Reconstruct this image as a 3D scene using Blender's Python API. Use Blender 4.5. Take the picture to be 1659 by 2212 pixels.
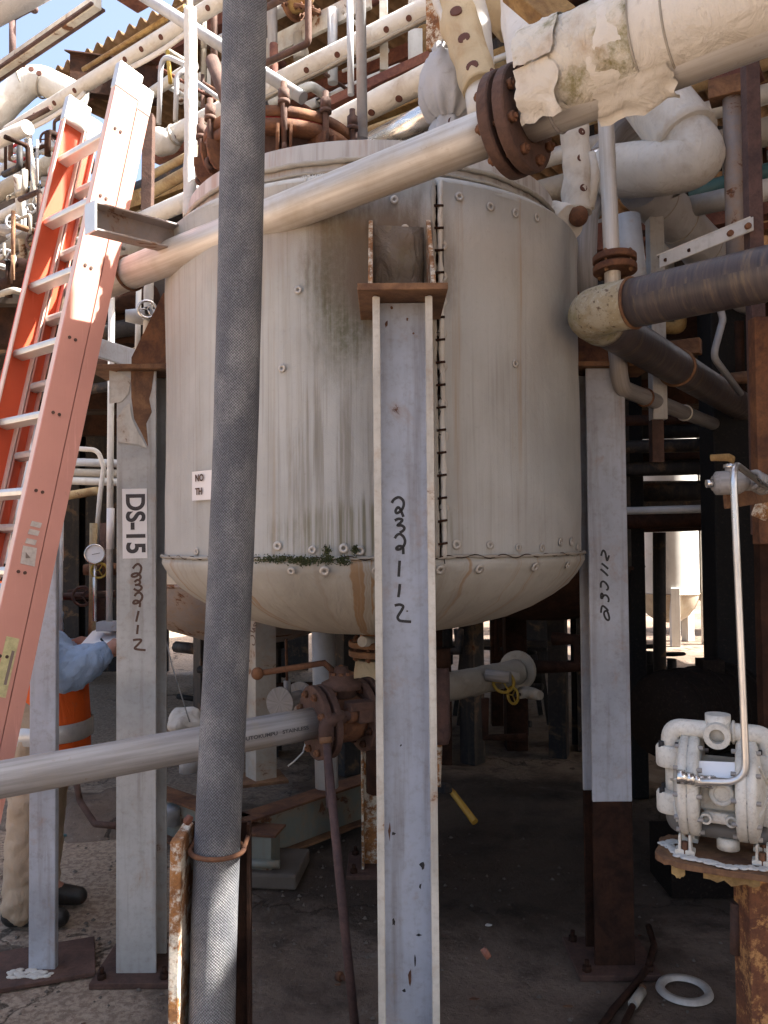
import bpy, math, random
from mathutils import Vector, Matrix, noise as mnoise
R = math.radians
scene = bpy.context.scene
for o in list(bpy.data.objects):
    bpy.data.objects.remove(o, do_unlink=True)
COL = scene.collection
random.seed(7)

# ---------------------------------------------------------------- camera
EYE = Vector((0.0, 0.0, 1.62))
PW, PH, PF = 1659.0, 2212.0, 1788.0          # working picture grid and focal length in its pixels
cam_d = bpy.data.cameras.new('camera')
cam = bpy.data.objects.new('camera', cam_d)
COL.objects.link(cam)
cam_d.sensor_fit = 'VERTICAL'
cam_d.sensor_height = 24.0
cam_d.lens = 24.0 * PF / PH
cam_d.clip_start = 0.05
cam_d.clip_end = 2000
CROT = Matrix.Rotation(R(90 + 1.8), 4, 'X') @ Matrix.Rotation(R(-0.5), 4, 'Z')
cam.matrix_world = Matrix.Translation(EYE) @ CROT
scene.camera = cam
scene.render.resolution_x, scene.render.resolution_y = 768, 1024

# ---------------------------------------------------------------- sky and sun
SUN_DIR = Vector((0.63, -0.06, 0.77)).normalized()     # towards the sun: from the right, high
world = bpy.data.worlds.new('World')
scene.world = world
world.use_nodes = True
wn = world.node_tree.nodes
wl = world.node_tree.links
bg = wn['Background']
sky = wn.new('ShaderNodeTexSky')
sky.sky_type = 'NISHITA'
sky.sun_disc = False
sky.sun_elevation = math.asin(SUN_DIR.z)
sky.sun_rotation = math.atan2(SUN_DIR.x, SUN_DIR.y)
sky.air_density = 1.0
sky.dust_density = 8.0
wl.new(sky.outputs[0], bg.inputs[0])
bg.inputs[1].default_value = 0.085
sd = bpy.data.lights.new('sun', 'SUN')
sd.energy = 5.0
sd.angle = R(0.5)
sd.color = (1.0, 0.95, 0.87)
sun = bpy.data.objects.new('sun', sd)
COL.objects.link(sun)
sun.rotation_euler = (-SUN_DIR).to_track_quat('-Z', 'Y').to_euler()
sun.location = (6, 1, 12)
scene.view_settings.view_transform = 'Standard'
scene.view_settings.look = 'None'
scene.view_settings.gamma = 1.0
scene.view_settings.exposure = 2.55
scene.cycles.use_denoising = True
scene.cycles.use_adaptive_sampling = True
scene.cycles.adaptive_threshold = 0.02
scene.cycles.max_bounces = 6
scene.cycles.diffuse_bounces = 4
scene.cycles.glossy_bounces = 3
scene.cycles.caustics_reflective = False
scene.cycles.caustics_refractive = False

# ---------------------------------------------------------------- picture grid -> place
def D(x, y, d):
    """point at depth d (metres in front of the eye) seen at grid position x, y"""
    r = CROT.to_3x3() @ Vector(((x - PW / 2) / PF, -(y - PH / 2) / PF, -1.0))
    return EYE + r * (d / r.y)
def S(x, y, d):
    return D(x * PW / 3072.0, y * PW / 3072.0, d)
def Dpl(x, y, p, n):
    r = CROT.to_3x3() @ Vector(((x - PW / 2) / PF, -(y - PH / 2) / PF, -1.0))
    p = Vector(p); n = Vector(n)
    return EYE + r * ((p - EYE).dot(n) / r.dot(n))
def V(*a):
    return Vector(a)

# ---------------------------------------------------------------- geometry builder
def frame_of(t):
    t = t.normalized()
    up = Vector((0, 0, 1)) if abs(t.z) < 0.95 else Vector((0, -1, 0))
    x = up.cross(t).normalized()
    return x, t.cross(x).normalized(), t
def fillet(pts, rad, n=7):
    pts = [Vector(p) for p in pts]
    out = [pts[0]]
    for i in range(1, len(pts) - 1):
        a, b, c = pts[i - 1], pts[i], pts[i + 1]
        u, w = (a - b), (c - b)
        lu, lw = u.length, w.length
        u.normalize(); w.normalize()
        ang = u.angle(w)
        if ang > 3.05 or ang < 0.05:
            out.append(b); continue
        rr = rad
        t = min(rr / math.tan(ang / 2), lu * 0.48, lw * 0.48)
        p0, p1 = b + u * t, b + w * t
        for k in range(n + 1):
            s = k / n
            out.append(p0 * (1 - s) ** 2 + b * 2 * s * (1 - s) + p1 * s ** 2)
    out.append(pts[-1])
    return out
def dense(pts, step):
    out = [pts[0]]
    for a, b in zip(pts, pts[1:]):
        n = max(1, int((b - a).length / step))
        for k in range(1, n + 1):
            out.append(a.lerp(b, k / n))
    return out

class G:
    def __init__(s):
        s.v, s.f, s.u, s.s = [], [], [], []
    def face(s, idx, uv=None, sm=False):
        s.f.append(tuple(idx)); s.u.append(uv); s.s.append(sm)
    def tube(s, pts, r, seg=16, cap=True, lump=0, lf=6.0, seedv=0.0, squash=None):
        pts = [Vector(p) for p in pts]
        n = len(pts)
        rr = r if isinstance(r, (list, tuple)) else [r] * n
        t0 = (pts[1] - pts[0]).normalized()
        x, y, _ = frame_of(t0)
        base = len(s.v)
        dist = 0
        vs = []
        for i in range(n):
            if i == 0: t = pts[1] - pts[0]
            elif i == n - 1: t = pts[-1] - pts[-2]
            else: t = (pts[i + 1] - pts[i]).normalized() + (pts[i] - pts[i - 1]).normalized()
            t.normalize()
            x = (x - t * x.dot(t)).normalized()
            y = t.cross(x)
            if i: dist += (pts[i] - pts[i - 1]).length
            vs.append(dist)
            for k in range(seg):
                a = 2 * math.pi * k / seg
                q = x * math.cos(a) * (squash or 1) + y * math.sin(a)
                ri = rr[i]
                if lump:
                    ri *= 1 + lump * mnoise.noise((pts[i] + q * ri) * lf + Vector((seedv, 0, 0)))
                s.v.append(pts[i] + q * ri)
        for i in range(n - 1):
            for k in range(seg):
                k2 = (k + 1) % seg
                ru = rr[i] * 2 * math.pi
                s.face((base + i * seg + k, base + i * seg + k2, base + (i + 1) * seg + k2, base + (i + 1) * seg + k),
                       ((k / seg * ru, vs[i]), ((k + 1) / seg * ru, vs[i]), ((k + 1) / seg * ru, vs[i + 1]), (k / seg * ru, vs[i + 1])), True)
        if cap:
            s.face([base + k for k in range(seg)][::-1])
            s.face([base + (n - 1) * seg + k for k in range(seg)])
        return s
    def lathe(s, prof, c, a0=0.0, a1=2 * math.pi, seg=48, axis=None, sm=True, rn=None, refr=None):
        """profile [(r, z)] about a vertical line at c (or about axis); angle 0 looks to -y"""
        c = Vector(c)
        if axis is None:
            ex, ey, ez = Vector((1, 0, 0)), Vector((0, -1, 0)), Vector((0, 0, 1))
        else:
            ex, ey, ez = frame_of(Vector(axis))
        full = abs((a1 - a0) - 2 * math.pi) < 1e-6
        m = seg if full else seg + 1
        base = len(s.v)
        ref = refr or max(p[0] for p in prof)
        for (r, z) in prof:
            for k in range(m):
                a = a0 + (a1 - a0) * k / seg
                q = r + (rn(a, z) if rn and r > 0 else 0)
                s.v.append(c + ex * (q * math.sin(a)) + ey * (q * math.cos(a)) + ez * z)
        L = 0
        for i in range(len(prof) - 1):
            dl = math.hypot(prof[i + 1][0] - prof[i][0], prof[i + 1][1] - prof[i][1])
            for k in range(seg):
                k2 = (k + 1) % m
                A0 = (a0 + (a1 - a0) * k / seg) * ref; A1 = (a0 + (a1 - a0) * (k + 1) / seg) * ref
                z0, z1 = prof[i][1], prof[i + 1][1]
                s.face((base + i * m + k, base + i * m + k2, base + (i + 1) * m + k2, base + (i + 1) * m + k),
                       ((A0, z0), (A1, z0), (A1, z1), (A0, z1)), sm)
        return s
    def box(s, c, size, rot=None):
        c = Vector(c)
        h = [q / 2 for q in size]
        b = len(s.v)
        for z in (-1, 1):
            for y in (-1, 1):
                for x in (-1, 1):
                    p = Vector((x * h[0], y * h[1], z * h[2]))
                    s.v.append(c + (rot @ p if rot else p))
        for q in ((0, 2, 3, 1), (4, 5, 7, 6), (0, 1, 5, 4), (2, 6, 7, 3), (0, 4, 6, 2), (1, 3, 7, 5)):
            s.face([b + i for i in q])
        return s
    def bar(s, p0, p1, w, h, up=(0, 0, 1)):
        p0, p1 = Vector(p0), Vector(p1)
        t = (p1 - p0); L = t.length; t.normalize()
        up = Vector(up)
        x = up.cross(t)
        if x.length < 1e-4: x = Vector((1, 0, 0))
        x.normalize(); y = t.cross(x)
        rot = Matrix((x, y, t)).transposed()
        return s.box((p0 + p1) / 2, (w, h, L), rot)
    def extrude(s, poly, p0, ex, ey, vec):
        """closed 2-D outline poly in the axes ex, ey at p0, swept along vec"""
        p0, ex, ey, vec = Vector(p0), Vector(ex), Vector(ey), Vector(vec)
        n = len(poly); b = len(s.v)
        for k in (0, 1):
            for (x, y) in poly:
                s.v.append(p0 + ex * x + ey * y + vec * k)
        for i in range(n):
            j = (i + 1) % n
            s.face((b + i, b + j, b + n + j, b + n + i))
        s.face([b + i for i in range(n)][::-1])
        s.face([b + n + i for i in range(n)])
        return s
    def ring(s, c, axis, R0, r, seg=32, rs=10, a0=0, a1=2 * math.pi):
        x, y, t = frame_of(Vector(axis))
        c = Vector(c)
        full = abs(a1 - a0 - 2 * math.pi) < 1e-6
        m = seg if full else seg + 1
        b = len(s.v)
        for i in range(m):
            a = a0 + (a1 - a0) * i / seg
            q = x * math.cos(a) + y * math.sin(a)
            for k in range(rs):
                p = 2 * math.pi * k / rs
                s.v.append(c + q * (R0 + r * math.cos(p)) + t * (r * math.sin(p)))
        for i in range(seg):
            i2 = (i + 1) % m
            for k in range(rs):
                k2 = (k + 1) % rs
                s.face((b + i * rs + k, b + i2 * rs + k, b + i2 * rs + k2, b + i * rs + k2), None, True)
        return s
    def cyl(s, p0, p1, r, seg=20, r1=None):
        return s.tube([p0, p1], [r, r if r1 is None else r1], seg)
    def ball(s, c, r, n=10, sc=(1, 1, 1), lump=0, lf=8):
        c = Vector(c); b = len(s.v)
        m = n * 2
        for i in range(n + 1):
            th = math.pi * i / n
            for k in range(m):
                a = 2 * math.pi * k / m
                q = Vector((math.sin(th) * math.cos(a) * sc[0], math.sin(th) * math.sin(a) * sc[1], math.cos(th) * sc[2])) * r
                if lump: q *= 1 + lump * mnoise.noise((c + q) * lf)
                s.v.append(c + q)
        for i in range(n):
            for k in range(m):
                k2 = (k + 1) % m
                s.face((b + i * m + k, b + (i + 1) * m + k, b + (i + 1) * m + k2, b + i * m + k2), None, True)
        return s
    def mesh(s, name, off):
        me = bpy.data.meshes.new(name)
        off = Vector(off)
        me.from_pydata([tuple(p - off) for p in s.v], [], s.f)
        uvl = me.uv_layers.new(name='uv')
        li = 0
        for fi, f in enumerate(s.f):
            uv = s.u[fi]
            for k in range(len(f)):
                if uv: uvl.data[li].uv = uv[k]
                else:
                    p = s.v[f[k]]
                    uvl.data[li].uv = (p.x + p.y * 0.7, p.z)
                li += 1
        me.polygons.foreach_set('use_smooth', s.s)
        me.update()
        return me

WL = {}
def obj(name, g, mat, parent=None, loc=None, bevel=0.0, label=None, cat=None, group=None, kind=None, wn=False):
    """one mesh object; a part when parent is given, a thing (or piece of the setting) otherwise"""
    if parent is not None:
        off = WL[parent.name]
    elif loc is not None:
        off = Vector(loc)
    else:
        lo = Vector([min(p[i] for p in g.v) for i in range(3)]); hi = Vector([max(p[i] for p in g.v) for i in range(3)])
        off = Vector(((lo.x + hi.x) / 2, (lo.y + hi.y) / 2, lo.z))
    me = g.mesh(name, off)
    if mat: me.materials.append(mat)
    o = bpy.data.objects.new(name, me)
    COL.objects.link(o)
    if parent is not None:
        o.parent = parent
    else:
        o.location = off
    WL[o.name] = off
    if bevel:
        b = o.modifiers.new('bevel', 'BEVEL'); b.width = bevel; b.segments = 2; b.limit_method = 'ANGLE'; b.angle_limit = R(40)
    tag(o, label, cat, group, kind)
    return o
def tag(o, label=None, cat=None, group=None, kind=None):
    if label: o['label'] = label
    if cat: o['category'] = cat
    if group: o['group'] = group
    if kind: o['kind'] = kind
    return o
def thing(name, label, cat, loc, group=None):
    o = bpy.data.objects.new(name, None)
    COL.objects.link(o)
    o.empty_display_size = 0.1
    o.location = Vector(loc)
    WL[o.name] = Vector(loc)
    return tag(o, label, cat, group)
def inst(name, me, mat, M, parent):
    """an object that shares the mesh me, placed by the world matrix M under parent"""
    o = bpy.data.objects.new(name, me)
    COL.objects.link(o)
    o.parent = parent
    M = Matrix.Translation(-WL[parent.name]) @ M
    o.matrix_local = M
    WL[o.name] = WL[parent.name]
    if mat and not me.materials: me.materials.append(mat)
    return o
def orient(p, t, roll=0.0, sc=1.0):
    """matrix with z along t at p"""
    x, y, t = frame_of(Vector(t))
    m = Matrix((x, y, t)).transposed().to_4x4()
    return Matrix.Translation(Vector(p)) @ m @ Matrix.Rotation(roll, 4, 'Z') @ Matrix.Scale(sc, 4)

# ---------------------------------------------------------------- material builder
class NB:
    def __init__(s, name):
        s.m = bpy.data.materials.new(name)
        s.m.use_nodes = True
        s.t = s.m.node_tree
        s.b = s.t.nodes['Principled BSDF']
        s._tc = None
    def n(s, ty, **kw):
        q = s.t.nodes.new(ty)
        for k, v in kw.items(): setattr(q, k, v)
        return q
    def l(s, a, b): s.t.links.new(a, b)
    def co(s, kind='Object'):
        if s._tc is None: s._tc = s.n('ShaderNodeTexCoord')
        return s._tc.outputs[kind]
    def map(s, v, sc=(1, 1, 1), loc=(0, 0, 0), rot=(0, 0, 0)):
        q = s.n('ShaderNodeMapping')
        q.inputs['Scale'].default_value = sc; q.inputs['Location'].default_value = loc; q.inputs['Rotation'].default_value = rot
        s.l(v, q.inputs[0]); return q.outputs[0]
    def noise(s, v, scale=5, det=4, ro=0.6, dist=0):
        q = s.n('ShaderNodeTexNoise')
        q.inputs['Scale'].default_value = scale; q.inputs['Detail'].default_value = det
        q.inputs['Roughness'].default_value = ro; q.inputs['Distortion'].default_value = dist
        s.l(v, q.inputs['Vector']); return q.outputs[0]
    def voro(s, v, scale=5, feat='F1', out='Distance'):
        q = s.n('ShaderNodeTexVoronoi'); q.feature = feat
        q.inputs['Scale'].default_value = scale
        s.l(v, q.inputs['Vector']); return q.outputs[out]
    def ramp(s, f, lo, hi, a=0.0, b=1.0):
        q = s.n('ShaderNodeMapRange'); q.interpolation_type = 'SMOOTHSTEP'
        q.inputs[1].default_value = lo; q.inputs[2].default_value = hi; q.inputs[3].default_value = a; q.inputs[4].default_value = b
        s.l(f, q.inputs[0]); return q.outputs[0]
    def mix(s, f, a, b, mode='MIX'):
        q = s.n('ShaderNodeMix'); q.data_type = 'RGBA'; q.blend_type = mode
        for sock, val in ((q.inputs[0], f), (q.inputs[6], a), (q.inputs[7], b)):
            if hasattr(val, 'is_linked') or isinstance(val, bpy.types.NodeSocket): s.l(val, sock)
            elif isinstance(val, (int, float)): sock.default_value = val
            else: sock.default_value = (*val, 1.0)
        return q.outputs[2]
    def math(s, op, a, b=None, c=None):
        q = s.n('ShaderNodeMath'); q.operation = op
        for i, val in enumerate((a, b, c)):
            if val is None: continue
            if isinstance(val, bpy.types.NodeSocket): s.l(val, q.inputs[i])
            else: q.inputs[i].default_value = val
        return q.outputs[0]
    def sep(s, v):
        q = s.n('ShaderNodeSeparateXYZ'); s.l(v, q.inputs[0]); return q.outputs
    def comb(s, x, y, z):
        q = s.n('ShaderNodeCombineXYZ')
        for i, val in enumerate((x, y, z)):
            if isinstance(val, bpy.types.NodeSocket): s.l(val, q.inputs[i])
            else: q.inputs[i].default_value = val
        return q.outputs[0]
    def bump(s, h, st=0.3, dist=0.01):
        q = s.n('ShaderNodeBump'); q.inputs['Strength'].default_value = st; q.inputs['Distance'].default_value = dist
        s.l(h, q.inputs['Height'])
        s.l(q.outputs[0], s.b.inputs['Normal']); return q
    def out(s, col=None, rough=None, metal=None, spec=None):
        for nm, val in (('Base Color', col), ('Roughness', rough), ('Metallic', metal), ('Specular IOR Level', spec)):
            if val is None: continue
            if isinstance(val, bpy.types.NodeSocket): s.l(val, s.b.inputs[nm])
            elif isinstance(val, (int, float)): s.b.inputs[nm].default_value = val
            else: s.b.inputs[nm].default_value = (*val, 1.0)
        return s.m
    def ro(s):
        q = s.n('ShaderNodeObjectInfo'); return q.outputs['Random']

RUST1, RUST2 = (0.075, 0.030, 0.018), (0.20, 0.086, 0.036)
def painted(name, paint, rust=0.3, scale=7.0, rough=0.55, dirt=0.25, streak=True, metal=0.0, bump=0.25, dirtc=(0.16, 0.12, 0.085)):
    """paint over steel: soft grime, drips and rust that breaks through in patches"""
    b = NB(name)
    v = b.co()
    rnd = b.comb(b.math('MULTIPLY', b.ro(), 37.0), b.math('MULTIPLY', b.ro(), 11.0), 0.0)
    va = b.n('ShaderNodeVectorMath'); va.operation = 'ADD'; b.l(v, va.inputs[0]); b.l(rnd, va.inputs[1]); v = va.outputs[0]
    big = b.noise(v, scale * 0.35, 5, 0.6)
    fine = b.noise(v, scale * 6, 6, 0.7)
    col = b.mix(b.ramp(big, 0.35, 0.75), paint, tuple(c * 0.66 for c in paint))
    if streak:
        st = b.noise(b.map(v, (26, 26, 1.6)), 1.0, 4, 0.6)
        col = b.mix(b.math('MULTIPLY', b.ramp(st, 0.48, 0.78), dirt), col, dirtc)
    col = b.mix(b.math('MULTIPLY', b.ramp(fine, 0.45, 0.8), dirt * 0.7), col, dirtc)
    rn = b.noise(v, scale, 8, 0.68, 0.4)
    th = 0.715 - rust * 0.38
    rm = b.ramp(rn, th - 0.02, th + 0.045)
    rc = b.mix(b.ramp(fine, 0.35, 0.65), RUST1, RUST2)
    halo = b.ramp(rn, th - 0.14, th + 0.01)
    col = b.mix(b.math('MULTIPLY', halo, 0.35), col, (0.34, 0.20, 0.10))
    col = b.mix(rm, col, rc)
    h = b.math('ADD', b.math('MULTIPLY', fine, 0.5), b.math('MULTIPLY', rm, -0.6))
    b.bump(h, bump, 0.004)
    return b.out(col, b.ramp(rm, 0, 1, rough, 0.9), metal)
def rusty(name, a=RUST1, c=RUST2, scale=9.0, amt=0.5, third=None, third_amt=0.3):
    b = NB(name)
    v = b.co()
    n1 = b.noise(v, scale, 8, 0.7, 0.5)
    n2 = b.noise(v, scale * 7, 6, 0.7)
    col = b.mix(b.ramp(n1, 0.5 - amt * 0.35, 0.85 - amt * 0.35), a, c)
    col = b.mix(b.ramp(n2, 0.4, 0.8, 0, 0.5), col, tuple(q * 0.45 for q in a))
    if third:
        n3 = b.noise(b.map(v, (1, 1, 1), (7, 3, 1)), scale * 1.3, 10, 0.78)
        col = b.mix(b.ramp(n3, 0.70 - third_amt * 0.42, 0.80 - third_amt * 0.42), col, b.mix(b.ramp(n2, 0.45, 0.7), third, tuple(q * .62 for q in third)))
    b.bump(b.math('ADD', n2, b.math('MULTIPLY', n1, 1.5)), 0.5, 0.004)
    return b.out(col, 0.85, 0.0)
def plain(name, c, rough=0.5, metal=0.0, var=0.25, scale=12.0, bump=0.1):
    b = NB(name)
    v = b.co()
    n1 = b.noise(v, scale, 5, 0.6); n2 = b.noise(v, scale * 6, 5, 0.65)
    col = b.mix(b.ramp(n1, 0.35, 0.7, 0, var), c, tuple(q * 0.5 for q in c))
    col = b.mix(b.ramp(n2, 0.5, 0.8, 0, var * 0.8), col, (0.13, 0.10, 0.07))
    b.bump(n2, bump, 0.003)
    return b.out(col, rough, metal)
def canvas(name, c, stain=0.35, stc=(0.26, 0.15, 0.06), wr=0.5, scale=6.0, moss=0.0):
    """painted canvas or mastic jacket over insulation: wrinkles, seepage stains"""
    b = NB(name)
    v = b.co()
    rnd = b.comb(b.math('MULTIPLY', b.ro(), 23.0), 0.0, b.math('MULTIPLY', b.ro(), 9.0))
    va = b.n('ShaderNodeVectorMath'); va.operation = 'ADD'; b.l(v, va.inputs[0]); b.l(rnd, va.inputs[1]); v = va.outputs[0]
    n1 = b.noise(v, scale, 7, 0.65, 0.3)
    n2 = b.noise(v, scale * 5, 6, 0.65, 0.6)
    w = b.noise(b.map(v, (1, 1, 0.45)), scale * 2.2, 5, 0.6, 1.6)
    col = b.mix(b.ramp(n1, 0.3, 0.7, 0, 0.5), c, tuple(q * 0.78 for q in c))
    col = b.mix(b.math('MULTIPLY', b.ramp(n1, 0.52, 0.76), stain), col, stc)
    col = b.mix(b.math('MULTIPLY', b.ramp(n2, 0.55, 0.8), 0.35), col, (0.18, 0.14, 0.10))
    if moss:
        n3 = b.noise(b.map(v, (1, 1, 1), (3, 5, 9)), scale * 0.8, 8, 0.72)
        col = b.mix(b.math('MULTIPLY', b.ramp(n3, 0.5, 0.66), moss), col, (0.17, 0.15, 0.04))
    b.bump(b.math('ADD', b.math('MULTIPLY', w, 1.6), b.math('MULTIPLY', n2, 0.35)), wr, 0.012)
    return b.out(col, 0.75)
# ================================================================ materials
M = {}
M['col_grey'] = painted('blue_grey_paint', (0.45, 0.478, 0.54), rust=0.10, scale=7, dirt=0.55, rough=0.5)
M['col_light'] = painted('pale_grey_paint', (0.47, 0.465, 0.45), rust=0.11, scale=7, dirt=0.55, rough=0.55)
M['col_back'] = painted('cream_grey_paint', (0.42, 0.40, 0.36), rust=0.30, scale=6, dirt=0.4)
M['flange_tip'] = painted('chalky_cream_paint', (0.58, 0.55, 0.49), rust=0.17, scale=10, dirt=0.5)
M['rust'] = rusty('brown_rust')
M['rust_plate'] = rusty('ochre_rust', (0.10, 0.046, 0.026), (0.25, 0.13, 0.062), 8, 0.55)
M['rust_red'] = rusty('red_brown_rust', (0.055, 0.029, 0.022), (0.115, 0.060, 0.043), 8, 0.5)
M['rust_white'] = rusty('rust_with_old_paint', (0.13, 0.05, 0.02), (0.36, 0.16, 0.05), 12, 0.6, (0.62, 0.56, 0.46), 0.55)
M['rust_orange'] = rusty('flaking_orange_rust', (0.10, 0.035, 0.018), (0.20, 0.075, 0.03), 14, 0.5, (0.46, 0.235, 0.085), 0.5)
M['rust_dark'] = rusty('dark_rust', (0.022, 0.012, 0.009), (0.055, 0.025, 0.015), 8, 0.5)
M['mauve_steel'] = rusty('mauve_primer', (0.065, 0.038, 0.036), (0.12, 0.066, 0.056), 14, 0.5)
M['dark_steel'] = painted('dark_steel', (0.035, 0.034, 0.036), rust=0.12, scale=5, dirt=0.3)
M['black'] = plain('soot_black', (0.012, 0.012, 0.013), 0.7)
M['green_skid'] = painted('grey_green_paint', (0.19, 0.205, 0.18), rust=0.33, scale=5, dirt=0.45)
M['white_pump'] = painted('cream_pump_paint', (0.70, 0.67, 0.60), rust=0.07, scale=16, dirt=0.6, rough=0.5, streak=False, bump=0.35)
M['pump_dark'] = plain('oily_grey', (0.14, 0.135, 0.13), 0.5)
M['chrome'] = plain('bright_fitting', (0.72, 0.70, 0.67), 0.25, 0.9, 0.2, 30)
M['channel_grey'] = painted('worn_brown_grey', (0.30, 0.26, 0.25), rust=0.32, scale=9, dirt=0.5, streak=False)
M['grey_pipe'] = painted('grey_pipe_paint', (0.43, 0.45, 0.48), rust=0.10, scale=9, dirt=0.2, rough=0.45)
M['white_pipe'] = painted('white_pipe_paint', (0.60, 0.60, 0.58), rust=0.12, scale=8, dirt=0.25, rough=0.5)
M['beam_white'] = painted('white_beam_paint', (0.57, 0.56, 0.51), rust=0.30, scale=6, dirt=0.35)
M['yellow_pipe'] = rusty('yellow_painted_pipe', (0.27, 0.175, 0.085), (0.42, 0.33, 0.185), 6, 0.5, (0.14, 0.06, 0.03), 0.35)
M['brown_beam'] = rusty('red_brown_primer', (0.10, 0.045, 0.04), (0.19, 0.085, 0.06), 7, 0.5)
M['gold_beam'] = rusty('ochre_beam', (0.17, 0.09, 0.03), (0.37, 0.24, 0.09), 9, 0.55)
M['ins_cream'] = canvas('cream_canvas', (0.64, 0.605, 0.545), 0.45)
M['ins_white'] = canvas('white_canvas', (0.62, 0.605, 0.57), 0.38)
M['ins_grey'] = canvas('grey_canvas', (0.45, 0.45, 0.46), 0.2, wr=0.35)
M['ins_tan'] = canvas('tan_canvas', (0.50, 0.40, 0.25), 0.65, (0.33, 0.18, 0.06))
M['ins_moss'] = canvas('mossy_mastic', (0.63, 0.59, 0.51), 0.6, (0.34, 0.20, 0.09), 0.8, 6, 0.95)
M['ins_dim'] = canvas('dim_canvas', (0.36, 0.33, 0.28), 0.4)
M['stud'] = plain('rust_stud', (0.10, 0.035, 0.022), 0.8)
M['washer'] = plain('dull_washer', (0.52, 0.48, 0.43), 0.5, 0.3, 0.3, 60)
M['brass'] = plain('dirty_brass', (0.42, 0.28, 0.09), 0.45, 0.5)
M['orange_vest'] = canvas('orange_cloth', (0.85, 0.13, 0.012), 0.0, wr=0.5, scale=5)
M['reflect'] = plain('silver_band', (0.62, 0.62, 0.60), 0.35, 0.3, 0.25, 20)
M['shirt'] = canvas('blue_grey_cloth', (0.29, 0.39, 0.55), 0.0, wr=0.7, scale=6)
M['khaki'] = canvas('khaki_cloth', (0.42, 0.32, 0.22), 0.15, wr=0.7, scale=5)
M['skin'] = plain('skin', (0.42, 0.21, 0.15), 0.5, 0, 0.12, 40, 0.05)
M['hair'] = plain('dark_hair', (0.03, 0.02, 0.015), 0.6)
M['boot'] = plain('black_leather', (0.018, 0.017, 0.016), 0.5)
M['paper'] = plain('white_paper', (0.88, 0.885, 0.90), 0.6, 0, 0.03)
M['ink'] = plain('marker_ink', (0.012, 0.010, 0.012), 0.5, 0, 0.0)
M['ink_brown'] = plain('faded_marker_ink', (0.075, 0.032, 0.018), 0.5, 0, 0.0)
M['sign_white'] = plain('sign_white', (0.74, 0.70, 0.68), 0.4, 0, 0.04)
M['sign_black'] = plain('sign_black', (0.03, 0.022, 0.024), 0.5, 0, 0.0)
M['rubber'] = plain('black_rubber', (0.020, 0.019, 0.018), 0.7)
M['moss'] = plain('moss_green', (0.045, 0.055, 0.016), 0.9, 0, 0.5, 60)
M['teal'] = plain('teal_plastic', (0.045, 0.12, 0.125), 0.5)
M['red_paint'] = plain('red_paint', (0.35, 0.03, 0.04), 0.45)
M['yellow_paint'] = plain('yellow_paint', (0.36, 0.245, 0.03), 0.5, 0, 0.35)
M['wood_handle'] = plain('yellow_fibre_handle', (0.55, 0.31, 0.05), 0.5, 0, 0.3)
M['alu'] = plain('aluminium', (0.66, 0.66, 0.64), 0.38, 0.55, 0.15, 25)
M['concrete_pad'] = plain('pad_concrete', (0.12, 0.098, 0.08), 0.9, 0, 0.5, 6, 0.4)
M['shade_slab'] = plain('shade_slab_concrete', (0.07, 0.057, 0.048), 0.9, 0, 0.5, 3, 0.3)
M['corrugated'] = rusty('corrugated_sheet', (0.15, 0.095, 0.055), (0.27, 0.18, 0.105), 3, 0.5)
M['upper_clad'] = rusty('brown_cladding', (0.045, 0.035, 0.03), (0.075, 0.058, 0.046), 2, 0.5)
M['far_white'] = painted('far_white_paint', (0.72, 0.71, 0.68), rust=0.05, scale=2, dirt=0.15)
M['far_tan'] = painted('far_tan_paint', (0.48, 0.42, 0.33), rust=0.2, scale=2, dirt=0.3)
M['clear_glass'] = plain('gauge_glass', (0.70, 0.70, 0.70), 0.15, 0, 0.05)

def mat_stainless(name, c, rough, tint, metal=0.85):
    b = NB(name)
    uv = b.co('UV')
    st = b.noise(b.map(uv, (60, 2.2, 1)), 1.0, 5, 0.6)
    n = b.noise(b.co(), 5, 6, 0.6)
    fine = b.noise(b.co(), 60, 4, 0.6)
    col = b.mix(b.ramp(st, 0.35, 0.7), c, tint)
    col = b.mix(b.ramp(n, 0.5, 0.75, 0, 0.5), col, (0.42, 0.34, 0.24))
    col = b.mix(b.ramp(fine, 0.62, 0.8, 0, 0.4), col, (0.25, 0.16, 0.09))
    r = b.math('ADD', b.ramp(st, 0.3, 0.8, rough, rough + 0.16), b.ramp(n, 0.4, 0.8, 0, 0.2))
    b.bump(st, 0.06, 0.002)
    return b.out(col, r, metal)
M['stainless'] = mat_stainless('stainless_pipe', (0.60, 0.575, 0.54), 0.50, (0.48, 0.44, 0.39), 0.5)
M['stainless_dull'] = mat_stainless('dull_stainless', (0.36, 0.345, 0.335), 0.62, (0.26, 0.24, 0.23), 0.25)
M['steel_tube'] = mat_stainless('steel_tube', (0.70, 0.68, 0.66), 0.25, (0.6, 0.58, 0.55))
M['mirror_clad'] = mat_stainless('bright_cladding', (0.80, 0.78, 0.74), 0.16, (0.74, 0.70, 0.64))

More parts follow.
